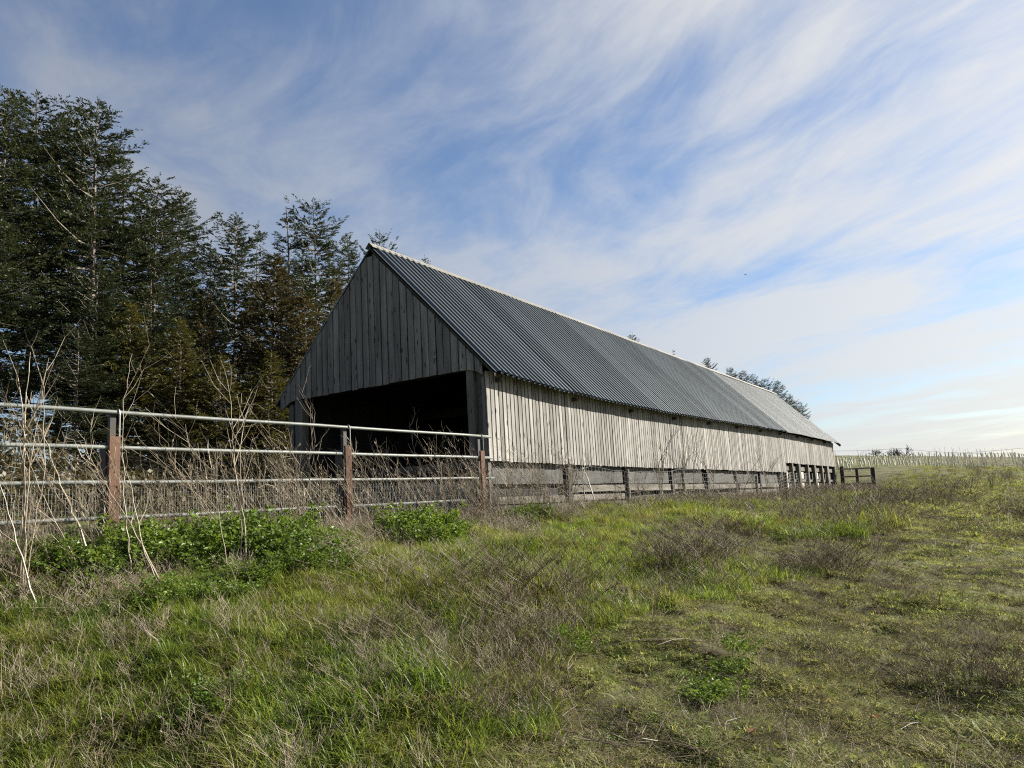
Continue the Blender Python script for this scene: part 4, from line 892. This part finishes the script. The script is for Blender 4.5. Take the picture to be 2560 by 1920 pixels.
for i, (path, off, r0, label, nbr) in enumerate([
    ([(52,1487),(64,1367),(60,1246),(59,1150),(61,1080),(65,1019),(70,925),(76,880)], .2, .014, 'thickest upright pale stalk at the left edge reaching above the rails', 6),
    ([(50,1490),(62,1240),(60,1060),(52,960),(24,890),(7,850)], .1, .009, 'branch of the left stalk cluster curving off to the left edge', 4),
    ([(56,1492),(66,1250),(80,1115),(104,1019),(108,946),(122,895)], .15, .010, 'stalk forking right out of the left cluster', 5),
    ([(62,1480),(90,1300),(112,1190),(108,1040),(112,960),(135,905)], .2, .007, 'slim stalk beside the left cluster with a curled tip', 5),
    ([(246,1451),(193,1304),(150,1210),(130,1147),(118,1110),(84,1043),(67,990)], .25, .014, 'thick bent stalk leaning left below the first post', 3),
    ([(227,1470),(178,1379),(120,1270),(72,1150),(40,1080)], .2, .010, 'straight stalk leaning far to the left', 3),
    ([(292,1439),(217,1338),(145,1244),(95,1150),(60,1085)], .25, .010, 'long stalk leaning left across the first bay', 4),
    ([(337,1480),(321,1374),(308,1246),(307,1150),(307,1004),(316,966),(321,922),(330,885)], .5, .008, 'tall slender stalk standing in front of the first brown post', 4),
    ([(415,1473),(333,1320),(274,1226),(240,1170),(211,1124)], .35, .011, 'stalk fanning left from the clump right of the first post', 4),
    ([(419,1480),(366,1396),(340,1300),(318,1180),(300,1130)], .35, .009, 'steeper stalk of the fan right of the first post', 3),
    ([(580,1465),(548,1300),(540,1202),(543,1120)], .6, .007, 'straight thin stalk in the middle of the second bay', 3),
    ([(615,1430),(611,1300),(587,1183),(580,1085),(576,979),(552,900)], .6, .009, 'tall forked stalk rising against the olive spruce', 8),
    ([(600,1430),(606,1280),(600,1140),(612,1040),(645,965)], .6, .007, 'stalk whose tip bends right beside the tall forked one', 5),
    ([(100,1530),(40,1350),(10,1240),(-20,1150)], .1, .012, 'thick grey stalk leaning out of the left edge', 2),
    ([(20,1530),(150,1410),(205,1330),(262,1280)], -.05, .006, 'thin stalk crossing diagonally up to the right', 1),
    ([(0,1425),(120,1345),(180,1310)], .0, .006, 'thin stalk lying across the left corner', 1),
    ([(933,1274),(928,1178),(926.6,1127),(925,1080),(933,1013),(938,960)], 1.3, .008, 'tall upright stalk in front of the dark barn opening', 7),
    ([(760,1330),(770,1220),(790,1100),(775,1020),(745,960)], .9, .007, 'bent stalk before the left barn post', 4),
    ([(800,1330),(795,1220),(780,1100),(776,1010),(762,985)], .9, .006, 'thin stalk just left of the second brown post', 4),
    ([(973,1299),(950,1203),(938,1150),(928,1102)], 1.2, .008, 'short leaning stalk right of the second post', 4),
    ([(1019,1299),(978,1228),(953,1165),(930,1120)], 1.3, .008, 'leaning stalk low in the third bay', 4),
    ([(1047,1297),(1004,1203),(981,1152),(951,1112)], 1.4, .009, 'leaning stalk with a hooked end in the third bay', 5),
    ([(1087,1289),(1019,1213),(978,1170),(962,1150)], 1.5, .008, 'long low stalk leaning left in the third bay', 3),
    ([(1102,1294),(1075,1213),(1037,1135),(1026,1089),(1023,1053)], 1.6, .009, 'straight leaning stalk crossing the top rail', 5),
    ([(1156,1292),(1130,1203),(1107,1147),(1103,1110)], 1.8, .008, 'stalk leaning beside the last brown post', 6),
    ([(1191,1261),(1178,1193),(1166,1140),(1153,1076),(1140,1036)], 2.2, .009, 'bushy topped stalk left of the barn corner post', 10),
    ([(1257,1287),(1202,1215),(1173,1150),(1125,1125)], 1.8, .009, 'stalk arching left over the end of the fence', 5),
    ([(1345,1300),(1280,1215),(1230,1165),(1195,1135)], 1.0, .011, 'pale stalk leaning past the near wall corner', 4),
    ([(1350,1290),(1290,1240),(1236,1200)], .8, .010, 'pale straight stalk low before the near wall', 2),
    ([(1455,1275),(1400,1215),(1345,1190)], .5, .010, 'pale stalk leaning before the wall netting', 2),
    ([(1465,1265),(1440,1220),(1405,1160),(1390,1120)], .5, .008, 'steeper pale stalk before the wall netting', 3)]):
    stalk_from_px(path, off, r0, label, GS, 300 + i, nbr)
# more stems that nothing tells apart
SV = []
def stem_bunch(seed, ns, spread):
    r_ = np.random.default_rng(seed); m_ = MB()
    for q in range(ns):
        H = r_.uniform(.7, 1.5); t = np.linspace(0, 1, 9); le = r_.uniform(.1, .75); r0 = r_.uniform(.0032, .0062); b = np.array([r_.normal(0, spread), r_.normal(0, spread * .6), 0])
        P = b + np.stack([-le * H * t ** 1.25 + .022 * r_.normal(size=9), .12 * H * t * r_.normal() + .018 * r_.normal(size=9), H * t * (1 - .28 * le)], 1); P[0, 2] = -.06; m_.tube(P, np.linspace(r0, r0 * .3, 9), 4)
        for j in range(r_.integers(4, 10)):
            k = r_.integers(3, 9); c = P[k]; d = np.array([-le + r_.normal(0, .5), r_.normal(0, .5), 1.0]); L = H * r_.uniform(.05, .2); m_.tube([c, c + d * L * .55, c + d * L + np.array([0, 0, .02])], [r0 * .45, r0 * .34, r0 * .2], 3)
            for x_ in range(2):
                d2 = d + r_.normal(0, .6, 3); e = c + d * L * (.55 + .4 * x_); m_.tube([e, e + d2 * L * .45], [r0 * .32, r0 * .2], 3)
            if r_.random() < .35:
                e = c + d * L; m_.tube([e, e + d * .012, e + d * .03], [.003, .0075, .003], 4)
    return m_.data('dead_stalk', M['stalk'])
for i in range(8): SV.append(stem_bunch(500 + i, 1, .0))
SB = [stem_bunch(520 + i, 4, .16) for i in range(8)]
def loose_stalk(s_, o_, sc, group, label):
    q = F0 + fd * s_ + fn * o_; o = obj('dead_stalk_bunch', random.choice(SB), None, (q[0], q[1], g1(q[0], q[1]))); o.rotation_euler = (0, 0, math.atan2(fd[1], fd[0]) + random.gauss(0, .5)); o.scale = (sc, sc, sc); tag(o, label, 'dead plant', group)
for i in range(120):
    q_ = random.uniform(S0 + 1.0, SEND + 2.2); w_ = 'left of the first brown post' if q_ < S1 else 'between the first and second brown post' if q_ < S2 else 'between the second and last brown post' if q_ < S3 else 'past the last brown post'
    loose_stalk(q_, abs(random.gauss(.35, .35)) + .05, random.uniform(.6, 1.15), 'dead stem bunches ' + w_, 'bunch of thin dead stems leaning ' + w_)
for i in range(55):
    u = random.uniform(.5, BL); v = -.9 - abs(random.gauss(0, .8)); p = bw(u, v); o = obj('dead_stalk_bunch', random.choice(SB), None, (p[0], p[1], g1(p[0], p[1]))); o.rotation_euler = (0, 0, th + random.gauss(0, .6)); s = random.uniform(.45, .8); o.scale = (s, s, s)
    tag(o, 'bunch of thin dead stems before the long barn wall', 'dead plant', 'dead stems along the barn wall')

# bare saplings against the long wall
def sapling(u, v, H, seed, label, spread=.35):
    r_ = np.random.default_rng(seed); p = bw(u, v); b = np.array([p[0], p[1], g1(p[0], p[1])]); m_ = MB()
    def grow(c, d, L, r, dep):
        n = 5; P = [c]; 
        for i in range(n): d = d + r_.normal(0, .10, 3) + np.array([0, 0, .05]); d = d / np.linalg.norm(d); P.append(P[-1] + d * L / n)
        m_.tube(P, np.linspace(r, r * .55, n + 1), 4)
        if dep == 0: return
        for j in range(r_.integers(2, 5)):
            k = r_.integers(2, n + 1); a = r_.uniform(0, 6.28); e = d + np.array([math.cos(a), math.sin(a), .1]) * r_.uniform(.45, .95); grow(P[k], e / np.linalg.norm(e), L * r_.uniform(.4, .65), r * .5, dep - 1)
    for q in range(r_.integers(1, 4)):
        d = np.array([r_.normal(0, spread * .5), r_.normal(0, spread * .5), 1.0]); grow(np.array([r_.normal(0, .08), r_.normal(0, .08), -.05]), d / np.linalg.norm(d), H * .62, .015, 3)
    o = m_.build('bare_sapling', M['sapling'], None); o.location = tuple(b); tag(o, label, 'sapling', 'bare saplings along the long barn wall')
for i, (u, v, H, l) in enumerate([(1.75, -.7, 2.1, 'slim bare sapling nearest the barn corner'), (2.7, -.75, 1.9, 'second bare sapling along the near wall'), (3.6, -.6, 2.3, 'taller bare sapling just before the thick wall stake'), (6.7, -.6, 2.0, 'dark bare sapling with forked top by the mid wall'), (8.0, -.7, 2.3, 'spreading bare sapling left of the densest one'), (9.3, -.6, 2.0, 'bare sapling with curling twigs at mid wall'), (10.6, -.7, 2.5, 'densest bare sapling against the wall'), (12.3, -.6, 2.0, 'low bare sapling right of the densest one'), (13.8, -.6, 1.8, 'small bare sapling towards the far wall'), (16.5, -.6, 2.2, 'bare sapling with long arching twigs on the far wall'), (18.7, -.6, 1.8, 'last bare sapling before the open far bay')]):
    sapling(u, v, H, 700 + i, l)

# ------------------------------------------------------------------ brown dead weed clumps
DV = []
for i in range(5):
    V, F = twig_tuft(30, .62, .46, 800 + i, .0028, .75, 7); DV.append(mesh_data('dead_weed_clump', V, np.ascontiguousarray(F), M['weed']))
DN = []
for i in range(4):
    V, F = twig_tuft(52, .62, .46, 810 + i, .0034, .95, 7); DN.append(mesh_data('dead_weed_clump', V, np.ascontiguousarray(F), M['weed']))
def weed_clump(px, py, s, label, group, flat=1.0, dense=False):
    c = hit(px, py); o = obj('dead_weed_clump', random.choice(DN if dense else DV), None, tuple(c), random.uniform(0, 6.28)); o.scale = (s, s, s * flat); tag(o, label, 'dead weeds', group)
GW = 'brown dead weed clumps on the field'
for a in [(1010,1620,.85,'matted brown heap of dead weeds in the left foreground',.75), (930,1600,.7,'left end of the matted brown heap',.7), (1120,1640,.7,'right end of the matted brown heap',.6), (1180,1480,.95,'greyish dead weed clump above the matted heap',.9), (1310,1470,1.0,'large grey dead weed clump at centre',.9), (1420,1500,.9,'dead weed clump right of the large grey one',.9), (1270,1560,.9,'dead weed clump below the large grey one',.8),
          (1720,1430,1.1,'brown dead weed clump on the slope right of centre',1), (1790,1400,1.1,'brown dead weed clump behind the slope one',1), (1660,1420,.9,'thin brown clump left of the slope one',1), (2040,1440,.9,'twiggy clump in the short field grass',1), (2120,1440,.8,'twiggy clump beside the one in the short grass',1), (2090,1420,.9,'twiggy clump behind the two in the short grass',1)]: weed_clump(a[0], a[1], a[2], a[3], GW, a[4], True)
def band(n, x0, x1, y0, y1, s0, s1, label, group, flat=(.5, .8)):
    for i in range(n): weed_clump(random.uniform(x0, x1), random.uniform(y0, y1), random.uniform(s0, s1), label, group, random.uniform(*flat))
band(18, 1980, 2190, 1255, 1310, .8, 1.3, 'brown dead weed clump in the scrub below the far barn end', 'scrub below the far barn end')
band(18, 1690, 1990, 1240, 1280, .7, 1.15, 'brown dead weed clump at the foot of the far wall', 'scrub at the foot of the far wall')
band(34, 2180, 2400, 1195, 1262, .9, 1.5, 'purplish brown weed clump on the rise past the pen fence', 'scrub on the rise past the pen fence', (.35, .6))
band(46, 1950, 2560, 1340, 1720, .30, .62, 'small brown twiggy clump on the short field grass', 'twiggy clumps on the short field', (.5, .9))
band(14, 1560, 1900, 1310, 1420, .5, .8, 'thin dead weed clump in the rough grass below the wall', 'weed clumps below the wall', (.5, .8))
band(26, 1900, 2560, 1255, 1345, .35, .8, 'small dark weed clump scattered over the far field', 'weed clumps over the far field', (.4, .8))
band(14, 1300, 2100, 1740, 1900, .35, .55, 'flattened twig clump on the near bare ground', 'twig clumps on the near bare ground', (.2, .4))
TV2 = []
for i in range(3):
    V, F = twig_tuft(60, .6, .5, 820 + i, .0030, .95, 6); TV2.append(mesh_data('dead_weed_clump', V, np.ascontiguousarray(F), M['stalk']))
for px, py, s, l in ((1150,1335,.9,'tan heap of dead stems before the last fence post'), (1235,1320,.85,'tan heap of dead stems at the near barn corner'), (1300,1335,.8,'tan heap of dead stems right of the barn corner heap'), (880,1395,.8,'tan heap of dead stems below the second fence post'), (820,1425,.7,'low tan heap left of the one below the second post'), (330,1490,.6,'tan heap of stem bases below the first fence post'), (40,1520,.8,'tan heap of stem bases at the left edge'), (960,1440,.75,'tan heap trailing right of the second post')):
    c = hit(px, py); o = obj('dead_weed_clump', random.choice(TV2), None, tuple(c), random.uniform(0, 6.28)); o.scale = (s, s, s * .62); tag(o, l, 'dead weeds', 'tan heaps of dead stems along the fence')
# upright single weed stems on the field
UV = []
for i in range(4):
    r_ = np.random.default_rng(880 + i); V, F = twig_tuft(3, .42, .04, 880 + i, .0035, .25, 4); UV.append(mesh_data('weed_stem', V, np.ascontiguousarray(F), M['weed']))
for i in range(34):
    c = hit(random.uniform(1350, 2540), random.uniform(1380, 1900)); o = obj('weed_stem', random.choice(UV), None, tuple(c), random.uniform(0, 6.28)); s = random.uniform(.4, .95); o.scale = (s, s, s); tag(o, 'thin dark upright weed stem in the short field grass', 'dead plant', 'upright weed stems in the field')
for i in range(70):
    c = hit(random.uniform(0, 900) if i % 2 else random.uniform(0, 420), random.uniform(1540, 1915)); o = obj('dead_stalk', random.choice(SV), None, tuple(c), random.uniform(0, 6.28)); s = random.uniform(.22, .5); o.scale = (s, s, s); tag(o, 'thin dry seed stem standing in the foreground grass', 'dead plant', 'dry seed stems in the foreground grass')
# cut prunings lying on the ground
PVm = []
for i in range(4):
    r_ = np.random.default_rng(900 + i); m_ = MB()
    L = r_.uniform(.7, 1.3); t = np.linspace(0, 1, 6); P = np.stack([L * t, .06 * np.cumsum(r_.normal(size=6)), .03 + .06 * L * np.sin(t * 2.6) + .02 * r_.random(6)], 1); m_.tube(P, np.linspace(.006, .003, 6), 5)
    for j in range(4):
        k = r_.integers(1, 5); e = np.array([.8, r_.choice([-1, 1]) * r_.uniform(.4, .8), r_.uniform(0, .3)]) * L * r_.uniform(.2, .45); m_.tube([P[k], P[k] + e * .5 + r_.normal(0, .02, 3), P[k] + e], [.004, .003, .0018], 4)
    PVm.append(m_.data('pruning', M['stalk' if i < 2 else 'weed']))
for i in range(70):
    c = hit(random.uniform(1150, 1950) if i < 52 else random.uniform(1950, 2500), random.uniform(1600, 1915)); o = obj('pruning', random.choice(PVm), None, tuple(c + np.array([0, 0, .01])), random.gauss(2.3, .5)); s = random.uniform(.3, .75); o.scale = (s, s, s); tag(o, 'pale cut twig lying on the near ground', 'twig', 'cut twigs lying on the ground')
# dead leaves and a stone
for px, py, s, l in ((1180, 1712, .075, 'pinkish brown curled leaf lying at the edge of the tall grass'), (1145, 1748, .06, 'orange dead leaf just below the curled leaf'), (1000, 1745, .05, 'small dead leaf in the tall grass left of the orange one'), (2195, 1812, .05, 'small orange leaf on the right foreground ground'), (1880, 1850, .06, 'rust coloured leaf at the bottom right of centre')):
    c = hit(px, py); m_ = MB(); n = 9; t = np.linspace(0, 1, n); wv = s * .5 * np.sin(math.pi * t ** .8) * (1 + .35 * np.cos(t * 19)); v = []
    for i in range(n):
        for q in (-1, 0, 1): v.append((s * (t[i] - .5) * 1.4, q * wv[i], .03 + .35 * abs(q) * wv[i] + .4 * s * (t[i] - .5) ** 2))
    f = [(i*3+j, i*3+j+1, i*3+j+4, i*3+j+3) for i in range(n-1) for j in range(2)]; o = obj('dead_leaf', mesh_data('dead_leaf', v, f, M['deadleaf']), None, tuple(c + np.array([0, 0, .015])), random.uniform(0, 6.28)); tag(o, l, 'leaf', 'fallen dead leaves')
import bmesh
for px, py, s, l in ((1710, 1790, .045, 'pale pebble on the bare ground right of centre'), (2545, 1905, .05, 'pale stone in the bottom right corner')):
    c = hit(px, py); bm = bmesh.new(); bmesh.ops.create_icosphere(bm, subdivisions=2, radius=s)
    for v in bm.verts: v.co *= 1 + .25 * mnoise.noise(v.co * 30); v.co.z *= .55
    me = bpy.data.meshes.new('stone'); bm.to_mesh(me); bm.free(); me.materials.append(M['stone']); tag(obj('stone', me, None, tuple(c + np.array([0, 0, .01]))), l, 'stone', 'pale stones')
# ------------------------------------------------------------------ young vineyard on the crest
def guard_mesh(seed, cane):
    r_ = np.random.default_rng(seed); m_ = MB(); v, f = tube([(0, 0, -.05), (0, 0, .35), (0, 0, .72)], [.075, .072, .07], 7, True); n1 = len(f); m_.add(v, f)
    if cane: v, f = tube([(.02, 0, 0), (.03, 0, 1.5)], [.018, .014], 3, True); m_.add(v, f)
    me = m_.data('vine_guard', [M['guard'], M['stalk']]); me.polygons.foreach_set('material_index', np.array([0 if i < n1 else 1 for i in range(len(me.polygons))], dtype=np.int32)); return me
GM = [guard_mesh(1, False), guard_mesh(2, True), guard_mesh(3, False)]
cnt = 0
for row in range(17):
    Y0 = 74 + row * 3.9
    for k in range(26):
        px = 2085 + (k + .5 * (row % 2) + random.uniform(-.25, .25)) * (500 / 23.0) * (1 if row < 9 else 1.0)
        d = ray(px, 1150); Y = Y0 + .05 * (px - 2333); X = d[0] / d[1] * Y; 
        if cnt >= 296 or random.random() < .12: continue
        p = bw(BL, 0); 
        if px < 2095: continue
        z = g1(X, Y); o = obj('vine_guard', random.choice(GM), None, (X, Y, z - .03)); q = random.random()
        if q < .03: o.rotation_euler = (random.uniform(-.3, .3), random.choice([-1, 1]) * random.uniform(.8, 1.2), random.uniform(-.6, .6)); tag(o, 'pale vine guard tube fallen askew on the crest', 'vine guard', 'leaning vine guards')
        else: o.rotation_euler = (random.gauss(0, .07), random.gauss(-.10, .10), random.uniform(0, 6.28) * 0); tag(o, 'pale upright vine guard tube in the young vineyard', 'vine guard', 'vine guards in the young vineyard')
        s = random.uniform(.85, 1.15) * (1 + row * .012); o.scale = (s, s, s); cnt += 1
# bare trees beyond the crest
def bare_tree(px, py_top, Y, seed, label, spread, trunks, H0=None):
    r_ = np.random.default_rng(seed); t = at(px, py_top, Y); z0 = min(g1(t[0], t[1]), t[2] - 3) - .2; H = t[2] - z0; tr = MB(); cr = MB()
    def grow(m_, c, d, L, r, dep):
        n = 4; P = [c]
        for i in range(n): d = d + r_.normal(0, .13, 3) + np.array([0, 0, .03]); d = d / np.linalg.norm(d); P.append(P[-1] + d * L / n)
        m_.tube(P, np.maximum(np.linspace(r, r * .6, n + 1), .05), 5 if dep > 2 else 3)
        if dep == 0: return
        for j in range(r_.integers(3, 5)):
            k = r_.integers(2, n + 1); a = r_.uniform(0, 6.28); e = d + np.array([math.cos(a), math.sin(a), .0]) * r_.uniform(.5, 1.1) * spread; grow(cr, P[k], e / np.linalg.norm(e), L * r_.uniform(.5, .75), r * .55, dep - 1)
    for q in range(trunks):
        d = np.array([r_.normal(0, .3) * spread, r_.normal(0, .3) * spread, 1.0]); grow(tr, np.array([r_.normal(0, 1.2) * (trunks > 1), r_.normal(0, .5), 0]), d / np.linalg.norm(d), H * .42, .045 * H, 4)
    o = tag(empty('bare_tree', (t[0], t[1], z0)), label, 'tree', 'bare trees beyond the crest'); tr.build('trunk', M['far_bark'], o); cr.build('crown', M['far_bark'], o)
bare_tree(2256, 1104, 190, 41, 'wide bare tree with several trunks on the skyline', 1.0, 3)
bare_tree(2196, 1106, 190, 47, 'smaller twiggy bare tree left of the wide one', .8, 1)
# overhead wires far away and the trellis wires of the vineyard
def wire(pts, r, label, group):
    P = np.array([at(*p) for p in pts]); c = P[0].copy(); m_ = MB(); tq = np.linspace(0, len(P) - 1, len(P) * 4); m_.tube(np.stack([np.interp(tq, np.arange(len(P)), P[:, k]) for k in range(3)], 1) - c, r, 4); o = m_.build('overhead_wire', M['cable'], None); o.location = tuple(c); tag(o, label, 'wire', group)
wire([(2000,1128,205),(2150,1127,205),(2250,1121,205),(2330,1129,205),(2420,1133,205),(2560,1135,205),(2640,1136,205)], .035, 'long overhead wire sagging along the skyline behind the bare trees', 'overhead wires')
wire([(2400,1133,200),(2480,1127,200),(2560,1120,200),(2640,1112,200)], .035, 'overhead wire climbing to the right edge of the skyline', 'overhead wires')
# a small bird in the sky
c = at(1863, 687, 46); m_ = MB()
v, f = tube([(-.07,0,0),(-.03,0,.012),(.03,0,.015),(.075,0,.012),(.095,0,.008)], [.004,.022,.024,.014,.003], 6, True); m_.add(v, f)
for s in (-1, 1): m_.hexa([(-.02,s*.015,.012),(.035,s*.015,.012),(.02,s*.09,.06),(-.015,s*.08,.058),(-.02,s*.015,.018),(.035,s*.015,.018),(.02,s*.09,.063),(-.015,s*.08,.061)])
m_.hexa([(-.12,-.018,.0),(-.06,-.008,.0),(-.06,.008,.0),(-.12,.018,.0),(-.12,-.018,.004),(-.06,-.008,.008),(-.06,.008,.008),(-.12,.018,.004)])
o = m_.build('bird', M['bird'], None); o.location = tuple(c); o.rotation_euler = (.3, .2, .6); tag(o, 'small dark bird flying alone high over the barn roof', 'bird')
